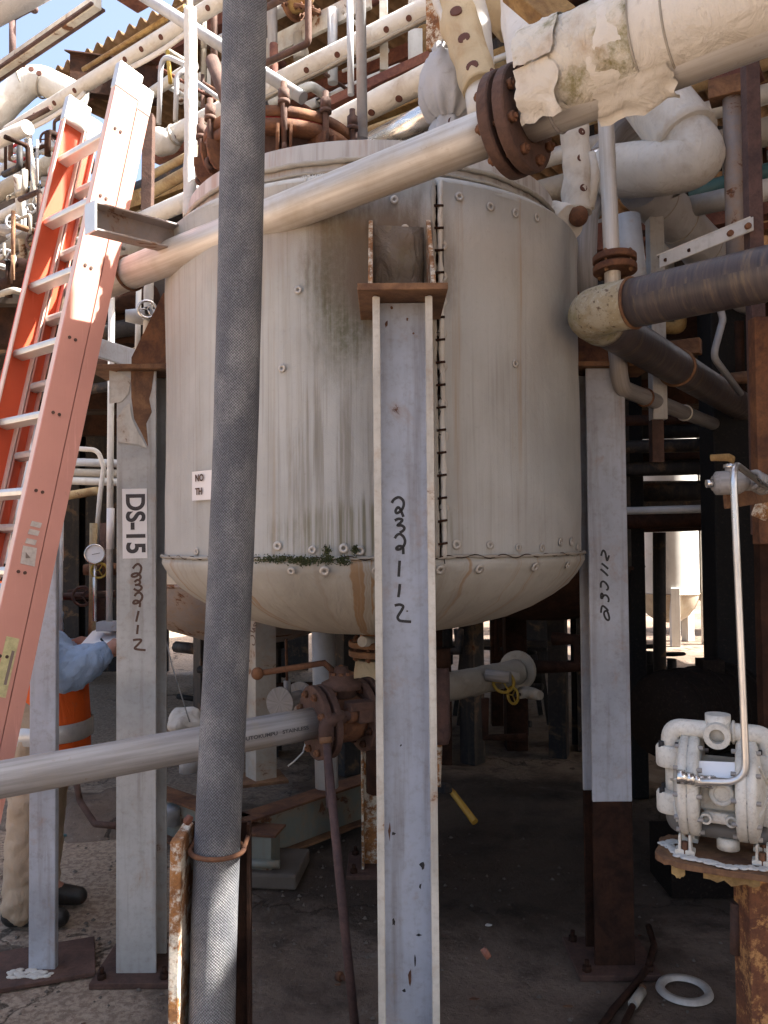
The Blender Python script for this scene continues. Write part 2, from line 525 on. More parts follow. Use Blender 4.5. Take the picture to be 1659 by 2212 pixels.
def mat_tank():
    b = NB('tank_jacket_cloth')
    uv = b.co('UV')
    u, v, _ = b.sep(uv)
    big = b.noise(b.map(uv, (2.2, 1.6, 1)), 1.0, 6, 0.6)
    streak = b.noise(b.map(uv, (34, 0.9, 1)), 1.0, 5, 0.65)
    streak2 = b.noise(b.map(uv, (85, 1.3, 1), (3, 1, 0)), 1.0, 4, 0.6)
    orange = b.noise(b.map(uv, (13, 0.35, 1), (11, 2, 0)), 1.0, 5, 0.6)
    fine = b.noise(uv, 55, 6, 0.7)
    zone = b.ramp(b.noise(b.map(uv, (1.7, 1.1, 1), (6, 3, 0)), 1.0, 4, 0.6), 0.40, 0.68, 0.15, 0.9)
    base = b.mix(b.ramp(big, 0.3, 0.72), (0.47, 0.465, 0.44), (0.355, 0.348, 0.325))
    col = b.mix(b.math('MULTIPLY', b.ramp(streak, 0.44, 0.72, 0, 0.62), zone), base, (0.30, 0.265, 0.215))
    col = b.mix(b.math('MULTIPLY', b.ramp(streak2, 0.50, 0.74, 0, 0.55), zone), col, (0.17, 0.145, 0.115))
    col = b.mix(b.ramp(orange, 0.57, 0.70, 0, 0.6), col, (0.33, 0.22, 0.115))
    # dark drip curtain, lower middle (dirt runs with a ragged top)
    def blob(u0, v0, su, sv):
        du = b.math('DIVIDE', b.math('SUBTRACT', u, u0), su)
        dv = b.math('DIVIDE', b.math('SUBTRACT', v, v0), sv)
        return b.math('SQRT', b.math('ADD', b.math('MULTIPLY', du, du), b.math('MULTIPLY', dv, dv)))
    rag = b.math('MULTIPLY', b.math('SUBTRACT', b.noise(b.map(uv, (18, 5, 1)), 1, 6, 0.7), 0.5), 1.1)
    d1 = b.ramp(b.math('ADD', blob(-0.10, 1.80, 0.17, 0.30), rag), 0.55, 1.1, 1, 0)
    d1 = b.math('MULTIPLY', d1, b.ramp(streak, 0.44, 0.66, 0, 0.6))
    col = b.mix(d1, col, (0.19, 0.17, 0.135))
    # algae left of the lug bracket
    a1 = b.ramp(b.math('ADD', blob(-0.07, 2.37, 0.12, 0.26), rag), 0.45, 1.35, 1, 0)
    a1 = b.math('MULTIPLY', a1, b.math('MULTIPLY', b.ramp(fine, 0.25, 0.62, 0.6, 0.95), b.ramp(b.math('ADD', streak, b.math('MULTIPLY', streak2, 0.6)), 0.55, 0.95, 0.55, 1.0)))
    col = b.mix(a1, col, (0.080, 0.074, 0.028))
    a2 = b.ramp(b.math('ADD', blob(-0.02, 1.64, 0.30, 0.10), rag), 0.5, 1.1, 0.75, 0)
    a2 = b.math('MULTIPLY', a2, b.ramp(streak2, 0.42, 0.62))
    col = b.mix(a2, col, (0.14, 0.125, 0.06))
    # damp stain round the lug
    s1 = b.ramp(b.math('ADD', blob(0.05, 2.44, 0.20, 0.20), rag), 0.5, 1.35, 0.95, 0)
    col = b.mix(s1, col, (0.125, 0.09, 0.062))
    s2 = b.ramp(b.math('ADD', blob(-0.38, 2.55, 0.30, 0.16), rag), 0.4, 1.2, 0.35, 0)
    col = b.mix(s2, col, (0.30, 0.22, 0.17))
    col = b.mix(b.ramp(fine, 0.55, 0.8, 0, 0.3), col, (0.20, 0.17, 0.13))
    weave = b.noise(b.map(uv, (300, 300, 1)), 1, 2, 0.5)
    dents = b.noise(b.map(uv, (5, 3.4, 1)), 1, 4, 0.55, 0.8)
    b.bump(b.math('ADD', b.math('MULTIPLY', dents, 1.7), b.math('MULTIPLY', weave, 0.12)), 0.32, 0.02)
    return b.out(col, 0.72)
M['tank'] = mat_tank()
def mat_bowl():
    b = NB('tank_bowl_cloth')
    uv = b.co('UV')
    big = b.noise(b.map(uv, (3, 3, 1)), 1.0, 6, 0.6)
    warp = b.n('ShaderNodeVectorMath'); warp.operation = 'ADD'
    wv = b.comb(b.math('MULTIPLY', b.noise(b.map(uv, (3, 7, 1)), 1, 3, 0.55), 0.10), 0, 0)
    b.l(uv, warp.inputs[0]); b.l(wv, warp.inputs[1])
    runs = b.noise(b.map(warp.outputs[0], (20, 0.6, 1)), 1.0, 4, 0.6)
    runs2 = b.noise(b.map(warp.outputs[0], (24, 0.35, 1), (4, 0, 0)), 1.0, 3, 0.55)
    fine = b.noise(uv, 50, 6, 0.7)
    col = b.mix(b.ramp(big, 0.3, 0.72), (0.44, 0.42, 0.375), (0.335, 0.315, 0.275))
    col = b.mix(b.ramp(runs, 0.52, 0.68, 0, 0.38), col, (0.24, 0.18, 0.12))
    col = b.mix(b.ramp(runs2, 0.575, 0.645, 0, 0.75), col, (0.30, 0.16, 0.055))
    col = b.mix(b.ramp(fine, 0.55, 0.8, 0, 0.35), col, (0.18, 0.14, 0.10))
    b.bump(b.math('ADD', b.noise(b.map(uv, (9, 6, 1)), 1, 4, 0.55, 0.8), b.math('MULTIPLY', fine, 0.15)), 0.4, 0.02)
    return b.out(col, 0.75)
M['bowl'] = mat_bowl()
def mat_collar():
    b = NB('tank_collar_metal')
    uv = b.co('UV')
    st = b.noise(b.map(uv, (26, 1.5, 1)), 1.0, 5, 0.65)
    st2 = b.noise(b.map(uv, (9, 1.0, 1), (5, 0, 0)), 1.0, 5, 0.65)
    col = b.mix(b.ramp(st, 0.42, 0.7), (0.43, 0.40, 0.37), (0.28, 0.24, 0.21))
    col = b.mix(b.ramp(st2, 0.52, 0.7, 0, 0.7), col, (0.30, 0.15, 0.08))
    b.bump(st, 0.15, 0.004)
    return b.out(col, 0.6)
M['collar'] = mat_collar()
def mat_hose():
    b = NB('woven_rubber_hose')
    uv = b.co('UV')
    u, v, _ = b.sep(uv)
    K = 2 * math.pi / 0.0070
    wob = b.math('MULTIPLY', b.noise(b.map(uv, (30, 30, 1)), 1, 3, 0.5), 3.0)
    su = b.math('SINE', b.math('ADD', b.math('MULTIPLY', u, K), wob))
    sv = b.math('SINE', b.math('ADD', b.math('MULTIPLY', v, K), wob))
    w = b.math('MULTIPLY', su, sv)
    dust = b.noise(b.map(uv, (7, 4, 1)), 1, 6, 0.65)
    speck = b.noise(b.map(uv, (220, 160, 1)), 1, 3, 0.6)
    f = b.ramp(b.math('ADD', w, b.math('MULTIPLY', b.math('SUBTRACT', speck, 0.5), 2.6)), -0.8, 1.1)
    lo = b.mix(b.ramp(dust, 0.42, 0.75), (0.045, 0.046, 0.051), (0.12, 0.118, 0.118))
    hi = b.mix(b.ramp(dust, 0.40, 0.72), (0.17, 0.174, 0.195), (0.38, 0.375, 0.375))
    col = b.mix(f, lo, hi)
    b.bump(w, 0.55, 0.0022)
    return b.out(col, 0.62, None, 0.35)
M['hose'] = mat_hose()
def mat_lichen():
    b = NB('lichen_crusted_steel')
    v = b.co()
    n1 = b.noise(v, 16, 8, 0.72, 0.6); n2 = b.noise(v, 55, 7, 0.7, 0.4); n3 = b.noise(v, 7, 5, 0.6)
    col = b.mix(b.ramp(n1, 0.38, 0.62), (0.35, 0.30, 0.20), (0.42, 0.39, 0.31))
    col = b.mix(b.ramp(n3, 0.5, 0.68, 0, 0.75), col, (0.22, 0.22, 0.08))
    col = b.mix(b.ramp(n2, 0.55, 0.66, 0, 0.85), col, (0.085, 0.05, 0.03))
    col = b.mix(b.ramp(n2, 0.42, 0.34, 0, 0.6), col, (0.56, 0.53, 0.47))
    b.bump(b.math('ADD', n1, n2), 0.6, 0.006)
    return b.out(col, 0.9)
M['lichen'] = mat_lichen()
def mat_tar():
    b = NB('tarred_pipe_wrap')
    uv = b.co('UV')
    v = b.co()
    rings = b.noise(b.map(uv, (1.5, 70, 1)), 1, 5, 0.7)
    rings2 = b.noise(b.map(uv, (5, 30, 1), (2, 7, 0)), 1, 5, 0.7)
    n = b.noise(v, 9, 7, 0.7)
    _, _, z = b.sep(v)
    col = b.mix(b.ramp(rings, 0.35, 0.7), (0.045, 0.038, 0.045), (0.095, 0.075, 0.072))
    col = b.mix(b.ramp(rings, 0.68, 0.76, 0, 0.9), col, (0.42, 0.42, 0.46))
    col = b.mix(b.math('MULTIPLY', b.ramp(rings2, 0.5, 0.68), 0.55), col, (0.20, 0.145, 0.09))
    col = b.mix(b.ramp(n, 0.6, 0.72, 0, 0.6), col, (0.27, 0.22, 0.14))
    b.bump(b.math('ADD', rings, rings2), 0.35, 0.004)
    return b.out(col, b.ramp(rings, 0.4, 0.75, 0.42, 0.65))
M['tar'] = mat_tar()
def mat_ladder(name, c, rough=0.42, trans=0.0):
    b = NB(name)
    v = b.co()
    n1 = b.noise(v, 3, 5, 0.6); n2 = b.noise(b.map(v, (140, 140, 14)), 1, 4, 0.6); n3 = b.noise(v, 40, 5, 0.7)
    col = b.mix(b.ramp(n1, 0.35, 0.7, 0, 0.5), c, tuple(q * 0.8 for q in c))
    col = b.mix(b.ramp(n3, 0.62, 0.8, 0, 0.35), col, (0.25, 0.13, 0.10))
    sc_ = b.noise(b.map(v, (60, 60, 3), (0, 0, 0), (0.15, 0.1, 0)), 1, 5, 0.7)
    col = b.mix(b.ramp(sc_, 0.60, 0.72, 0, 0.4), col, tuple(min(1, q * 1.25 + 0.08) for q in c))
    b.bump(n2, 0.12, 0.002)
    return b.out(col, rough)
M['fibre'] = mat_ladder('salmon_fibreglass', (0.58, 0.27, 0.215))
M['fibre_in'] = mat_ladder('orange_fibreglass_inside', (0.60, 0.085, 0.03))
M['fibre_edge'] = mat_ladder('worn_fibreglass_edge', (0.66, 0.47, 0.40))
def mat_ground():
    b = NB('stained_shaded_concrete')
    v = b.co()
    n1 = b.noise(v, 0.9, 7, 0.62, 0.4); n2 = b.noise(v, 4.5, 8, 0.66, 0.3); n3 = b.noise(v, 38, 7, 0.72); n4 = b.noise(b.map(v, (1, 1, 1), (4, 9, 0)), 1.9, 8, 0.7, 0.8)
    vf = b.voro(v, 140, 'F1')
    col = b.mix(b.ramp(n1, 0.32, 0.68), (0.125, 0.090, 0.067), (0.215, 0.163, 0.127))
    col = b.mix(b.ramp(n2, 0.45, 0.72, 0, 0.75), col, (0.045, 0.034, 0.028))
    col = b.mix(b.ramp(n4, 0.57, 0.74, 0, 0.7), col, (0.28, 0.25, 0.225))
    col = b.mix(b.ramp(n3, 0.5, 0.72, 0, 0.65), col, (0.085, 0.06, 0.045))
    col = b.mix(b.ramp(n3, 0.40, 0.28, 0, 0.5), col, (0.33, 0.28, 0.235))
    x, y, z = b.sep(v)
    # drier, sandier strip by the left legs
    w = b.math('ADD', x, b.math('MULTIPLY', n2, 1.4))
    col = b.mix(b.ramp(w, 0.35, -0.45, 0, 0.85), col, b.mix(b.ramp(n3, 0.4, 0.6), (0.42, 0.33, 0.245), (0.24, 0.175, 0.13)))
    cw = b.n('ShaderNodeVectorMath'); cw.operation = 'ADD'
    b.l(v, cw.inputs[0]); b.l(b.comb(b.math('MULTIPLY', n2, 0.9), b.math('MULTIPLY', n4, 0.9), 0), cw.inputs[1])
    ck = b.voro(cw.outputs[0], 0.42, 'DISTANCE_TO_EDGE')
    cm = b.ramp(ck, 0.0015, 0.006, 1, 0)
    col = b.mix(b.math('MULTIPLY', cm, 0.6), col, (0.035, 0.028, 0.022))
    # shade under and behind the tank painted into the floor colour, ragged outline
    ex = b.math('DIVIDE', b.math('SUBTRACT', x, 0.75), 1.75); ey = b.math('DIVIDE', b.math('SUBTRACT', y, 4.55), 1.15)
    floor_shade = b.math('ADD', b.math('SQRT', b.math('ADD', b.math('MULTIPLY', ex, ex), b.math('MULTIPLY', ey, ey))), b.math('MULTIPLY', b.math('SUBTRACT', n4, 0.5), 1.5))
    col = b.mix(b.ramp(floor_shade, 0.75, 1.2, 0.72, 0), col, (0.028, 0.021, 0.016))
    h = b.math('ADD', b.math('ADD', b.math('MULTIPLY', n3, 0.7), n2), b.math('MULTIPLY', cm, -1.2))
    b.bump(h, 1.0, 0.015)
    wet = b.ramp(n1, 0.55, 0.42, 0.9, 0.62)
    return b.out(col, wet, None, 0.18)
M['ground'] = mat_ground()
for q in ('dark_steel', 'rust_dark', 'black', 'shade_slab', 'upper_clad', 'brown_beam', 'corrugated'):
    M[q].node_tree.nodes['Principled BSDF'].inputs['Specular IOR Level'].default_value = 0.15
# ================================================================ ground
def make_ground():
    def axis(lo, hi, step, far):
        c = [lo + i * step for i in range(int((hi - lo) / step) + 1)]
        q, d = hi, step
        right = []
        while q < far:
            d *= 1.5; q += d; right.append(q)
        q, d = lo, step
        left = []
        while q > -far:
            d *= 1.5; q -= d; left.append(q)
        return left[::-1] + c + right
    xs = axis(-4.5, 5.0, 0.07, 400); ys = axis(1.2, 9.0, 0.07, 400)
    g = G()
    for y in ys:
        for x in xs:
            k = 1 if (-5 < x < 6 and 0 < y < 10) else 0
            z = (mnoise.noise(Vector((x * 1.1, y * 1.1, 3))) * 0.010 + mnoise.noise(Vector((x * 5, y * 5, 1))) * 0.004) * k
            g.v.append(Vector((x, y, z - 0.006)))
    n = len(xs)
    for j in range(len(ys) - 1):
        for i in range(n - 1):
            a = j * n + i
            g.face((a, a + 1, a + n + 1, a + n), None, True)
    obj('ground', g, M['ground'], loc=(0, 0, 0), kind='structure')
make_ground()

# ================================================================ the steel building over and behind the tank
AX = Vector((0.815, -0.58, 0.0)).normalized()      # run of the racks: near right to far left, reversed
BX = Vector((0.58, 0.815, 0.0)).normalized()       # at right angles: away to the right
bld = thing('process_building', 'rust brown steel process building with corrugated roof behind and over the tank', 'building', (1.5, 6.5, 0))

def corrugated(p0, along, L, across, W, amp=0.035, pitch=0.14, step=6):
    g = G()
    n = int(L / pitch * step)
    for j, w in enumerate((0.0, W)):
        for i in range(n + 1):
            s = i * pitch / step
            z = amp * math.cos(2 * math.pi * s / pitch)
            g.v.append(Vector(p0) + along * s + across * w + Vector((0, 0, z)))
    for i in range(n):
        g.face((i, i + 1, n + 2 + i, n + 1 + i), None, True)
    o0 = len(g.v)
    for i in range(2 * (n + 1)):
        g.v.append(g.v[i] + Vector((0, 0, 0.006)))
    for i in range(n):
        g.face((o0 + i, o0 + n + 1 + i, o0 + n + 2 + i, o0 + i + 1), None, True)
        g.face((i, o0 + i, o0 + i + 1, i + 1))
    return g
E0 = Vector((-2.7, 7.0, 5.72))
for k in range(3):
    obj('roof_sheet', corrugated(E0 + AX * (k * 2.35 - 0.55) + V(0, 0, 0.012 * k), AX, 2.42, BX, 9.0), M['corrugated'], bld)
for k in range(7):
    p = E0 + BX * (0.25 + k * 1.2) + V(0, 0, -0.11)
    obj('roof_beam', G().bar(p - AX * 0.6, p + AX * 6.7, 0.09, 0.12), M['brown_beam'], bld)
# unseen overhead deck, shaped to shade the scene; slots placed for sun patches
DZ = 5.02
def shade_plate(x0, x1, y0, y1):
    obj('shade_deck_plate', G().box(((x0 + x1) / 2, (y0 + y1) / 2, DZ), (x1 - x0, y1 - y0, 0.03)), M['brown_beam'], bld)
shade_plate(0.86, 1.36, -5.0, 2.28)
shade_plate(0.86, 1.36, 3.02, 5.5)
shade_plate(1.365, 1.60, -5.0, 2.78)
shade_plate(1.365, 1.60, 2.95, 5.5)
shade_plate(1.605, 3.04, -5.0, 5.5)
shade_plate(3.045, 3.22, -5.0, 1.53)
shade_plate(3.045, 3.22, 1.72, 5.5)
shade_plate(3.225, 7.5, -5.0, 5.5)
for x in (1.70, 2.6, 4.4, 6.4):
    obj('shade_deck_beam', G().bar((x, -5.0, DZ - 0.13), (x, 5.5, DZ - 0.13), 0.12, 0.22), M['brown_beam'], bld)
# concrete floor behind the tank, added to keep the ground beneath dark
obj('shade_floor_slab', G().box((0.6, 7.8, 3.12), (11.4, 6.0, 0.22)), M['shade_slab'], bld)
for y in (4.95, 7.4, 9.2):
    obj('shade_floor_beam', G().bar((-5.1, y, 2.90), (6.3, y, 2.90), 0.14, 0.22), M['rust_dark'], bld)
for (x, y, h) in ((-3.4, 5.9, 5.5), (-0.9, 6.3, 5.5), (1.55, 6.4, 5.5), (3.3, 5.9, 5.5), (4.6, 4.4, 5.0), (-3.6, 9.6, 5.5), (0.5, 9.6, 3.0), (2.65, 9.9, 3.0), (5.8, 9.5, 5.5), (6.9, 1.2, 5.0), (6.9, -1.0, 5.0)):
    g = G()
    b_, t_ = 0.10, 0.012
    for s in (-1, 1):
        g.box((x, y + s * b_, h / 2), (0.2, t_, h))
    g.box((x, y, h / 2), (t_, 2 * b_, h))
    obj('building_column', g, M['dark_steel'], bld)
# dark panels added for the blackness behind the ground floor, open bays between
def added_dark_panel(x0, x1, z0, z1, y=10.3):
    obj('cladding_or_shade_panel', G().box(((x0 + x1) / 2, y, (z0 + z1) / 2), (x1 - x0, 0.05, z1 - z0)), M['dark_steel'], bld)
added_dark_panel(-6.0, -2.68, 0.0, 3.0)
added_dark_panel(-2.675, -2.32, 0.62, 3.0)
added_dark_panel(-2.315, -0.95, 0.0, 3.0)
added_dark_panel(-0.945, -0.60, 0.80, 3.0)
added_dark_panel(-0.595, 0.62, 0.0, 3.0)
added_dark_panel(0.625, 1.36, 1.0, 3.0)
added_dark_panel(1.365, 2.20, 0.0, 3.0)
added_dark_panel(2.205, 2.50, 0.75, 3.0)
added_dark_panel(2.505, 3.14, 0.0, 3.0)
added_dark_panel(3.145, 4.18, 1.78, 2.30)
added_dark_panel(3.145, 4.18, 2.86, 3.0)
added_dark_panel(4.185, 7.0, 0.0, 3.0)
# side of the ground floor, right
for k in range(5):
    obj('cladding_or_shade_panel', G().box((6.55, 5.6 + k * 1.0, 1.5), (0.05, 0.99, 3.0)), M['dark_steel'], bld)

# cladding of the upper storey, left; right, an unseen wall added to block skylight
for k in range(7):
    obj('cladding_or_shade_panel', G().box((-6.6 + k * 1.02, 8.6 - 0.0 * k, 4.15), (1.0, 0.05, 2.3)), M['upper_clad'], bld)
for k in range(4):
    obj('cladding_or_shade_panel', G().box((3.62, 1.3 + k * 1.0, 2.5), (0.05, 0.985, 4.96)), M['dark_steel'], bld)

# ================================================================ the jacketed tank
TC = Vector((-0.04, 3.20, 0.0)); TR = 0.78
tank = thing('jacketed_tank', 'large grey cloth jacketed tank on four steel legs in the middle', 'tank', TC)
ZB, ZT = 1.560, 2.685
SEAM = 0.262
def dent(a, z):
    return 0.006 * mnoise.noise(Vector((a * 2.6, z * 2.2, 5.0))) + 0.0025 * mnoise.noise(Vector((a * 9, z * 7, 2.0)))
def panel(a0, a1, seg, lip0=True, lip1=True):
    g = G()
    nz = 34
    prof = [(TR, ZB + (ZT - ZB) * i / nz) for i in range(nz + 1)]
    def rn(a, z):
        q = dent(a, z)
        e = min(abs(a - a0), abs(a1 - a)) * TR
        if e < 0.03:
            q += 0.010 * math.cos(e / 0.03 * math.pi / 2) + 0.005 * mnoise.noise(Vector((z * 14, a0 * 3, 1)))
        if ZT - z < 0.05: q += 0.006 * (1 - (ZT - z) / 0.05)
        # puckers beside the lug
        q += 0.012 * math.exp(-((a - 0.10) / 0.16) ** 2 - ((z - 2.60) / 0.05) ** 2) * mnoise.noise(Vector((a * 20, z * 25, 0)))
        return q
    g.lathe(prof, TC, a0, a1, seg, rn=rn)
    return g
obj('jacket_panel', panel(-1.85, SEAM - 0.008, 110), M['tank'], tank)
obj('jacket_panel', panel(SEAM + 0.008, 1.95, 90), M['tank'], tank)
obj('jacket_panel', panel(1.96, 2 * math.pi - 1.86, 60), M['tank'], tank)
obj('tank_shell', G().lathe([(TR - 0.02, ZB - 0.02), (TR - 0.02, ZT)], TC, seg=64), M['rust_dark'], tank)
# bowl
def bowl_rn(a, z):
    return 0.007 * mnoise.noise(Vector((a * 4, z * 9, 8))) + (0.005 * mnoise.noise(Vector((a * 14, z * 4, 3))) if z > 1.5 else 0)
obj('bowl_jacket', G().lathe([(TR - 0.01, ZB + 0.004), (TR + 0.010, ZB - 0.006), (TR + 0.012, ZB - 0.022), (TR + 0.002, 1.518), (0.765, 1.490), (0.73, 1.450), (0.68, 1.412), (0.61, 1.372), (0.52, 1.336), (0.41, 1.304),
                              (0.28, 1.281), (0.14, 1.267), (0.0, 1.262)][::-1], TC, seg=120, rn=bowl_rn), M['bowl'], tank)
# head and collar
obj('head_jacket', G().lathe([(TR + 0.004, ZT - 0.012), (TR + 0.004, ZT + 0.004), (0.765, 2.708), (0.735, 2.722), (0.706, 2.728)], TC, seg=96), M['tank'], tank)
obj('collar', G().lathe([(0.704, 2.724), (0.700, 2.840), (0.690, 2.846), (0.55, 2.868), (0.3, 2.90), (0.0, 2.91)], TC, seg=96), M['collar'], tank)
def rope(z, rr, r, turns):
    pts = []
    n = 260
    for i in range(n + 1):
        a = 2 * math.pi * i / n
        pts.append(TC + V(math.sin(a) * rr, -math.cos(a) * rr, z + 0.004 * mnoise.noise(Vector((a * 6, 0, 0)))))
    return G().tube(pts, [r * (1 + 0.16 * math.sin(i * 1.9)) for i in range(n + 1)], 6)
obj('rope', rope(2.775, 0.710, 0.0085, 0), M['ins_dim'], tank)
obj('rope', rope(2.742, 0.712, 0.005, 0), M['ins_dim'], tank)
# frayed white fibres under the collar
gf = G()
for i in range(26):
    a = -0.25 + 0.17 * random.random()
    p = TC + V(math.sin(a) * 0.79, -math.cos(a) * 0.79, 2.700)
    q = p + V(random.uniform(-.02, .02), -0.008, -random.uniform(.012, .05))
    gf.tube([p, p.lerp(q, .5) + V(random.uniform(-.006, .006), -.006, 0), q], [0.0016, 0.0011, 0.0005], 4)
obj('frayed_fibre', gf, M['ins_white'], tank)

# washers on pins that hold the lacing wire
gw = G()
gw.lathe([(0.0055, 0.0), (0.0155, 0.0), (0.0155, 0.003), (0.0055, 0.003), (0.0055, 0.0)], (0, 0, 0), seg=18)
gw_me = gw.mesh('washer', (0, 0, 0)); gw_me.materials.append(M['washer'])
gp = G(); gp.cyl((0, 0, 0), (0, 0, 0.006), 0.0058, 8)
gp_me = gp.mesh('pin', (0, 0, 0)); gp_me.materials.append(M['stud'])
def on_tank(a, z, off=0.0):
    r = TR + dent(a, z) + off
    return TC + V(math.sin(a) * r, -math.cos(a) * r, z)
def washer(a, z, r=None, sc=1.0, tilt=0.0):
    p = on_tank(a, z, 0.004) if r is None else TC + V(math.sin(a) * r, -math.cos(a) * r, z)
    nrm = V(math.sin(a), -math.cos(a), tilt)
    w = inst('washer', gw_me, None, orient(p, nrm, random.random() * 6, sc), tank)
    inst('pin', gp_me, None, orient(p, nrm, 0, sc), w)
    return p
rowL, rowR = [], []
for y in (712, 762, 836, 928, 1018, 1105):
    rowL.append(washer(SEAM - 0.022 + random.uniform(-.004, .004), 1.62 + (1155 - y) / 1788 * 2.44))
for y in (515, 585, 640, 710, 783, 863, 935, 1012, 1090, 1212):
    rowR.append(washer(SEAM + 0.022 + random.uniform(-.004, .004), 1.62 + (1155 - y) / 1788 * 2.44))
wires = sorted(rowL + rowR, key=lambda p: -p.z)
for i in range(len(wires) - 1):
    a, b = wires[i], wires[i + 1]
    mid = a.lerp(b, .5) + V(random.uniform(-.006, .006), -0.008, 0)
    obj('lacing_wire', G().tube([a + V(0, -.006, 0), mid, b + V(0, -.006, 0)], 0.0014, 5), M['dark_steel'], tank)
# edge hem of the vertical seam, puffed and tied
for s in (-1, 1):
    pts = [on_tank(SEAM + s * 0.014 + 0.004 * mnoise.noise(Vector((z * 9, s, 0))), z, 0.008) for z in [ZB + (ZT - ZB) * i / 60 for i in range(61)]]
    obj('seam_hem', G().tube(pts, 0.0075, 8, lump=0.5, lf=30, squash=1.1), M['ins_cream' if s > 0 else 'ins_dim'], tank)
for i in range(16):
    z = 1.60 + i * 0.067
    a = on_tank(SEAM - 0.012, z, 0.016); b = on_tank(SEAM + 0.024, z + 0.004, 0.015)
    obj('seam_tie', G().tube([a, b], 0.004, 6), M['rust_dark'], tank)
# washers and pins round the foot of the shell
for a in (-0.80, -0.68, -0.57, -0.36, -0.22, -0.10, -0.04, 0.33, 0.48, 0.62, 0.76, 0.90, 1.02, 1.12):
    washer(a, ZB + 0.03 + random.uniform(-.012, .012), sc=random.uniform(.75, 1))
for a in (-0.30, -0.17, 0.02, 0.26, 0.42, 0.70, 0.95):
    washer(a, ZB - 0.035, TR + 0.014, random.uniform(.7, 1.05), -0.4)
for a in (-0.33, -0.22, -0.10, 0.36, 0.50, 0.63, 0.76):
    washer(a, ZT - 0.045 + random.uniform(-.008, .008), sc=0.9)
for i, (a, z) in enumerate(((-0.34, 2.13), (0.62, 2.16), (-0.27, 2.36), (0.10, 2.62), (0.14, 2.535))):
    washer(a, z, sc=0.8)
# foot seam: rolled hem with twisted wire
pts = [TC + V(math.sin(a) * (TR + .012), -math.cos(a) * (TR + .012), ZB + 0.002 + 0.006 * mnoise.noise(Vector((a * 7, 1, 0)))) for a in [-1.7 + 3.5 * i / 200 for i in range(201)]]
obj('foot_hem', G().tube(pts, 0.0055, 6, lump=0.6, lf=40), M['ins_dim'], tank)
obj('foot_wire', G().tube([p + V(0, -.004, 0.005 * math.sin(i * .9)) for i, p in enumerate(pts)], 0.0018, 5), M['rust_dark'], tank)
# moss growing in the foot seam
gm = G()
for i in range(1300):
    c, dz, sp = random.choice(((-0.335, .0, .02), (-0.27, -.004, .022), (-0.245, -.008, .012), (-0.16, .024, .006), (-0.155, .0, .012), (-0.055, .026, .005), (-0.21, -.004, .03), (-0.10, -.006, .012), (-0.40, 0, .03)))
    a = random.gauss(c, sp)
    z = ZB + dz + random.gauss(0.0, 0.006)
    p = TC + V(math.sin(a) * (TR + .018), -math.cos(a) * (TR + .018), z)
    d = V(random.uniform(-1, 1), -random.random() * .8, random.uniform(-.4, 1)).normalized() * random.uniform(.003, .009)
    w = d.cross(V(0, -1, .2)).normalized() * random.uniform(.0015, .003)
    b = len(gm.v)
    gm.v += [p - w, p + w, p + d]
    gm.face((b, b + 1, b + 2))
mo = obj('moss', gm, M['moss'], tank); mo['kind'] = 'stuff'

# ---------------------------------------------------------------- legs
W6, FL, TF, TW = 0.156, 0.150, 0.0125, 0.009
HPOLY = [(-W6 / 2, -FL / 2), (-W6 / 2 + TF, -FL / 2), (-W6 / 2 + TF, -TW / 2), (W6 / 2 - TF, -TW / 2), (W6 / 2 - TF, -FL / 2), (W6 / 2, -FL / 2),
         (W6 / 2, FL / 2), (W6 / 2 - TF, FL / 2), (W6 / 2 - TF, TW / 2), (-W6 / 2 + TF, TW / 2), (-W6 / 2 + TF, FL / 2), (-W6 / 2, FL / 2)]
ZL = 2.262
def leg(c, rad, paint, label, z0=0.012, top=ZL, lug=True, basem='rust_red', split=None):
    rad = Vector(rad).normalized(); tan = V(0, 0, 1).cross(rad)
    c = Vector(c)
    g = G().extrude(HPOLY, (c.x, c.y, z0), tan, rad, (0, 0, (split or top) - z0))
    o = obj('leg', g, M[paint] if not split else M['rust_dark'], tank, bevel=0.004)
    o['label'] = label
    if split:
        obj('upper_shaft', G().extrude(HPOLY, (c.x, c.y, split), tan, rad, (0, 0, top - split)), M[paint], o, bevel=0.004)
    rot = Matrix((tan, rad, V(0, 0, 1))).transposed()
    obj('base_plate', G().box((c.x, c.y, 0.004), (0.30, 0.30, 0.022), rot), M[basem], o, bevel=0.003)
    for sx in (-1, 1):
        for sy in (-1, 1):
            q = c + tan * (sx * .115) + rad * (sy * .115)
            obj('anchor_bolt', G().cyl((q.x, q.y, .012), (q.x, q.y, .034), .017, 6).cyl((q.x, q.y, .03), (q.x, q.y, .055), .009, 8), M['rust_dark'], o)
    if lug:
        ro = (c - TC); ro.z = 0
        rc = ro.length
        e = TC + rad * 0
        pl = obj('cap_plate', G().box(TC + rad * ((0.775 + 1.075) / 2) + tan * (ro.dot(tan)) + V(0, 0, top + 0.010), (0.235, 0.30, 0.018), rot), M['rust_plate'], o, bevel=0.002)
        for s in (-1, 1):
            b0 = TC + tan * (ro.dot(tan) + s * 0.085 - 0.006) + V(0, 0, top + 0.019)
            ge = 1.0 if rad.y < -.5 else 0.91
            poly = [(0.765, 0.0), (ge, 0.0), (ge, 0.03), (0.79, 0.275), (0.765, 0.275)]
            obj('gusset', G().extrude(poly, b0, rad, (0, 0, 1), tan * 0.012), M['rust_white' if rad.y < -.5 else 'rust'], o, bevel=0.0015)
    return o
LF = leg((0.0535, 2.245, 0), (0, -1, 0), 'col_grey', 'blue grey front leg with 232112 written in black marker')
LL = leg((-0.935, 3.20, 0), (-1, 0, 0), 'col_light', 'left leg with the DS-15 plate')
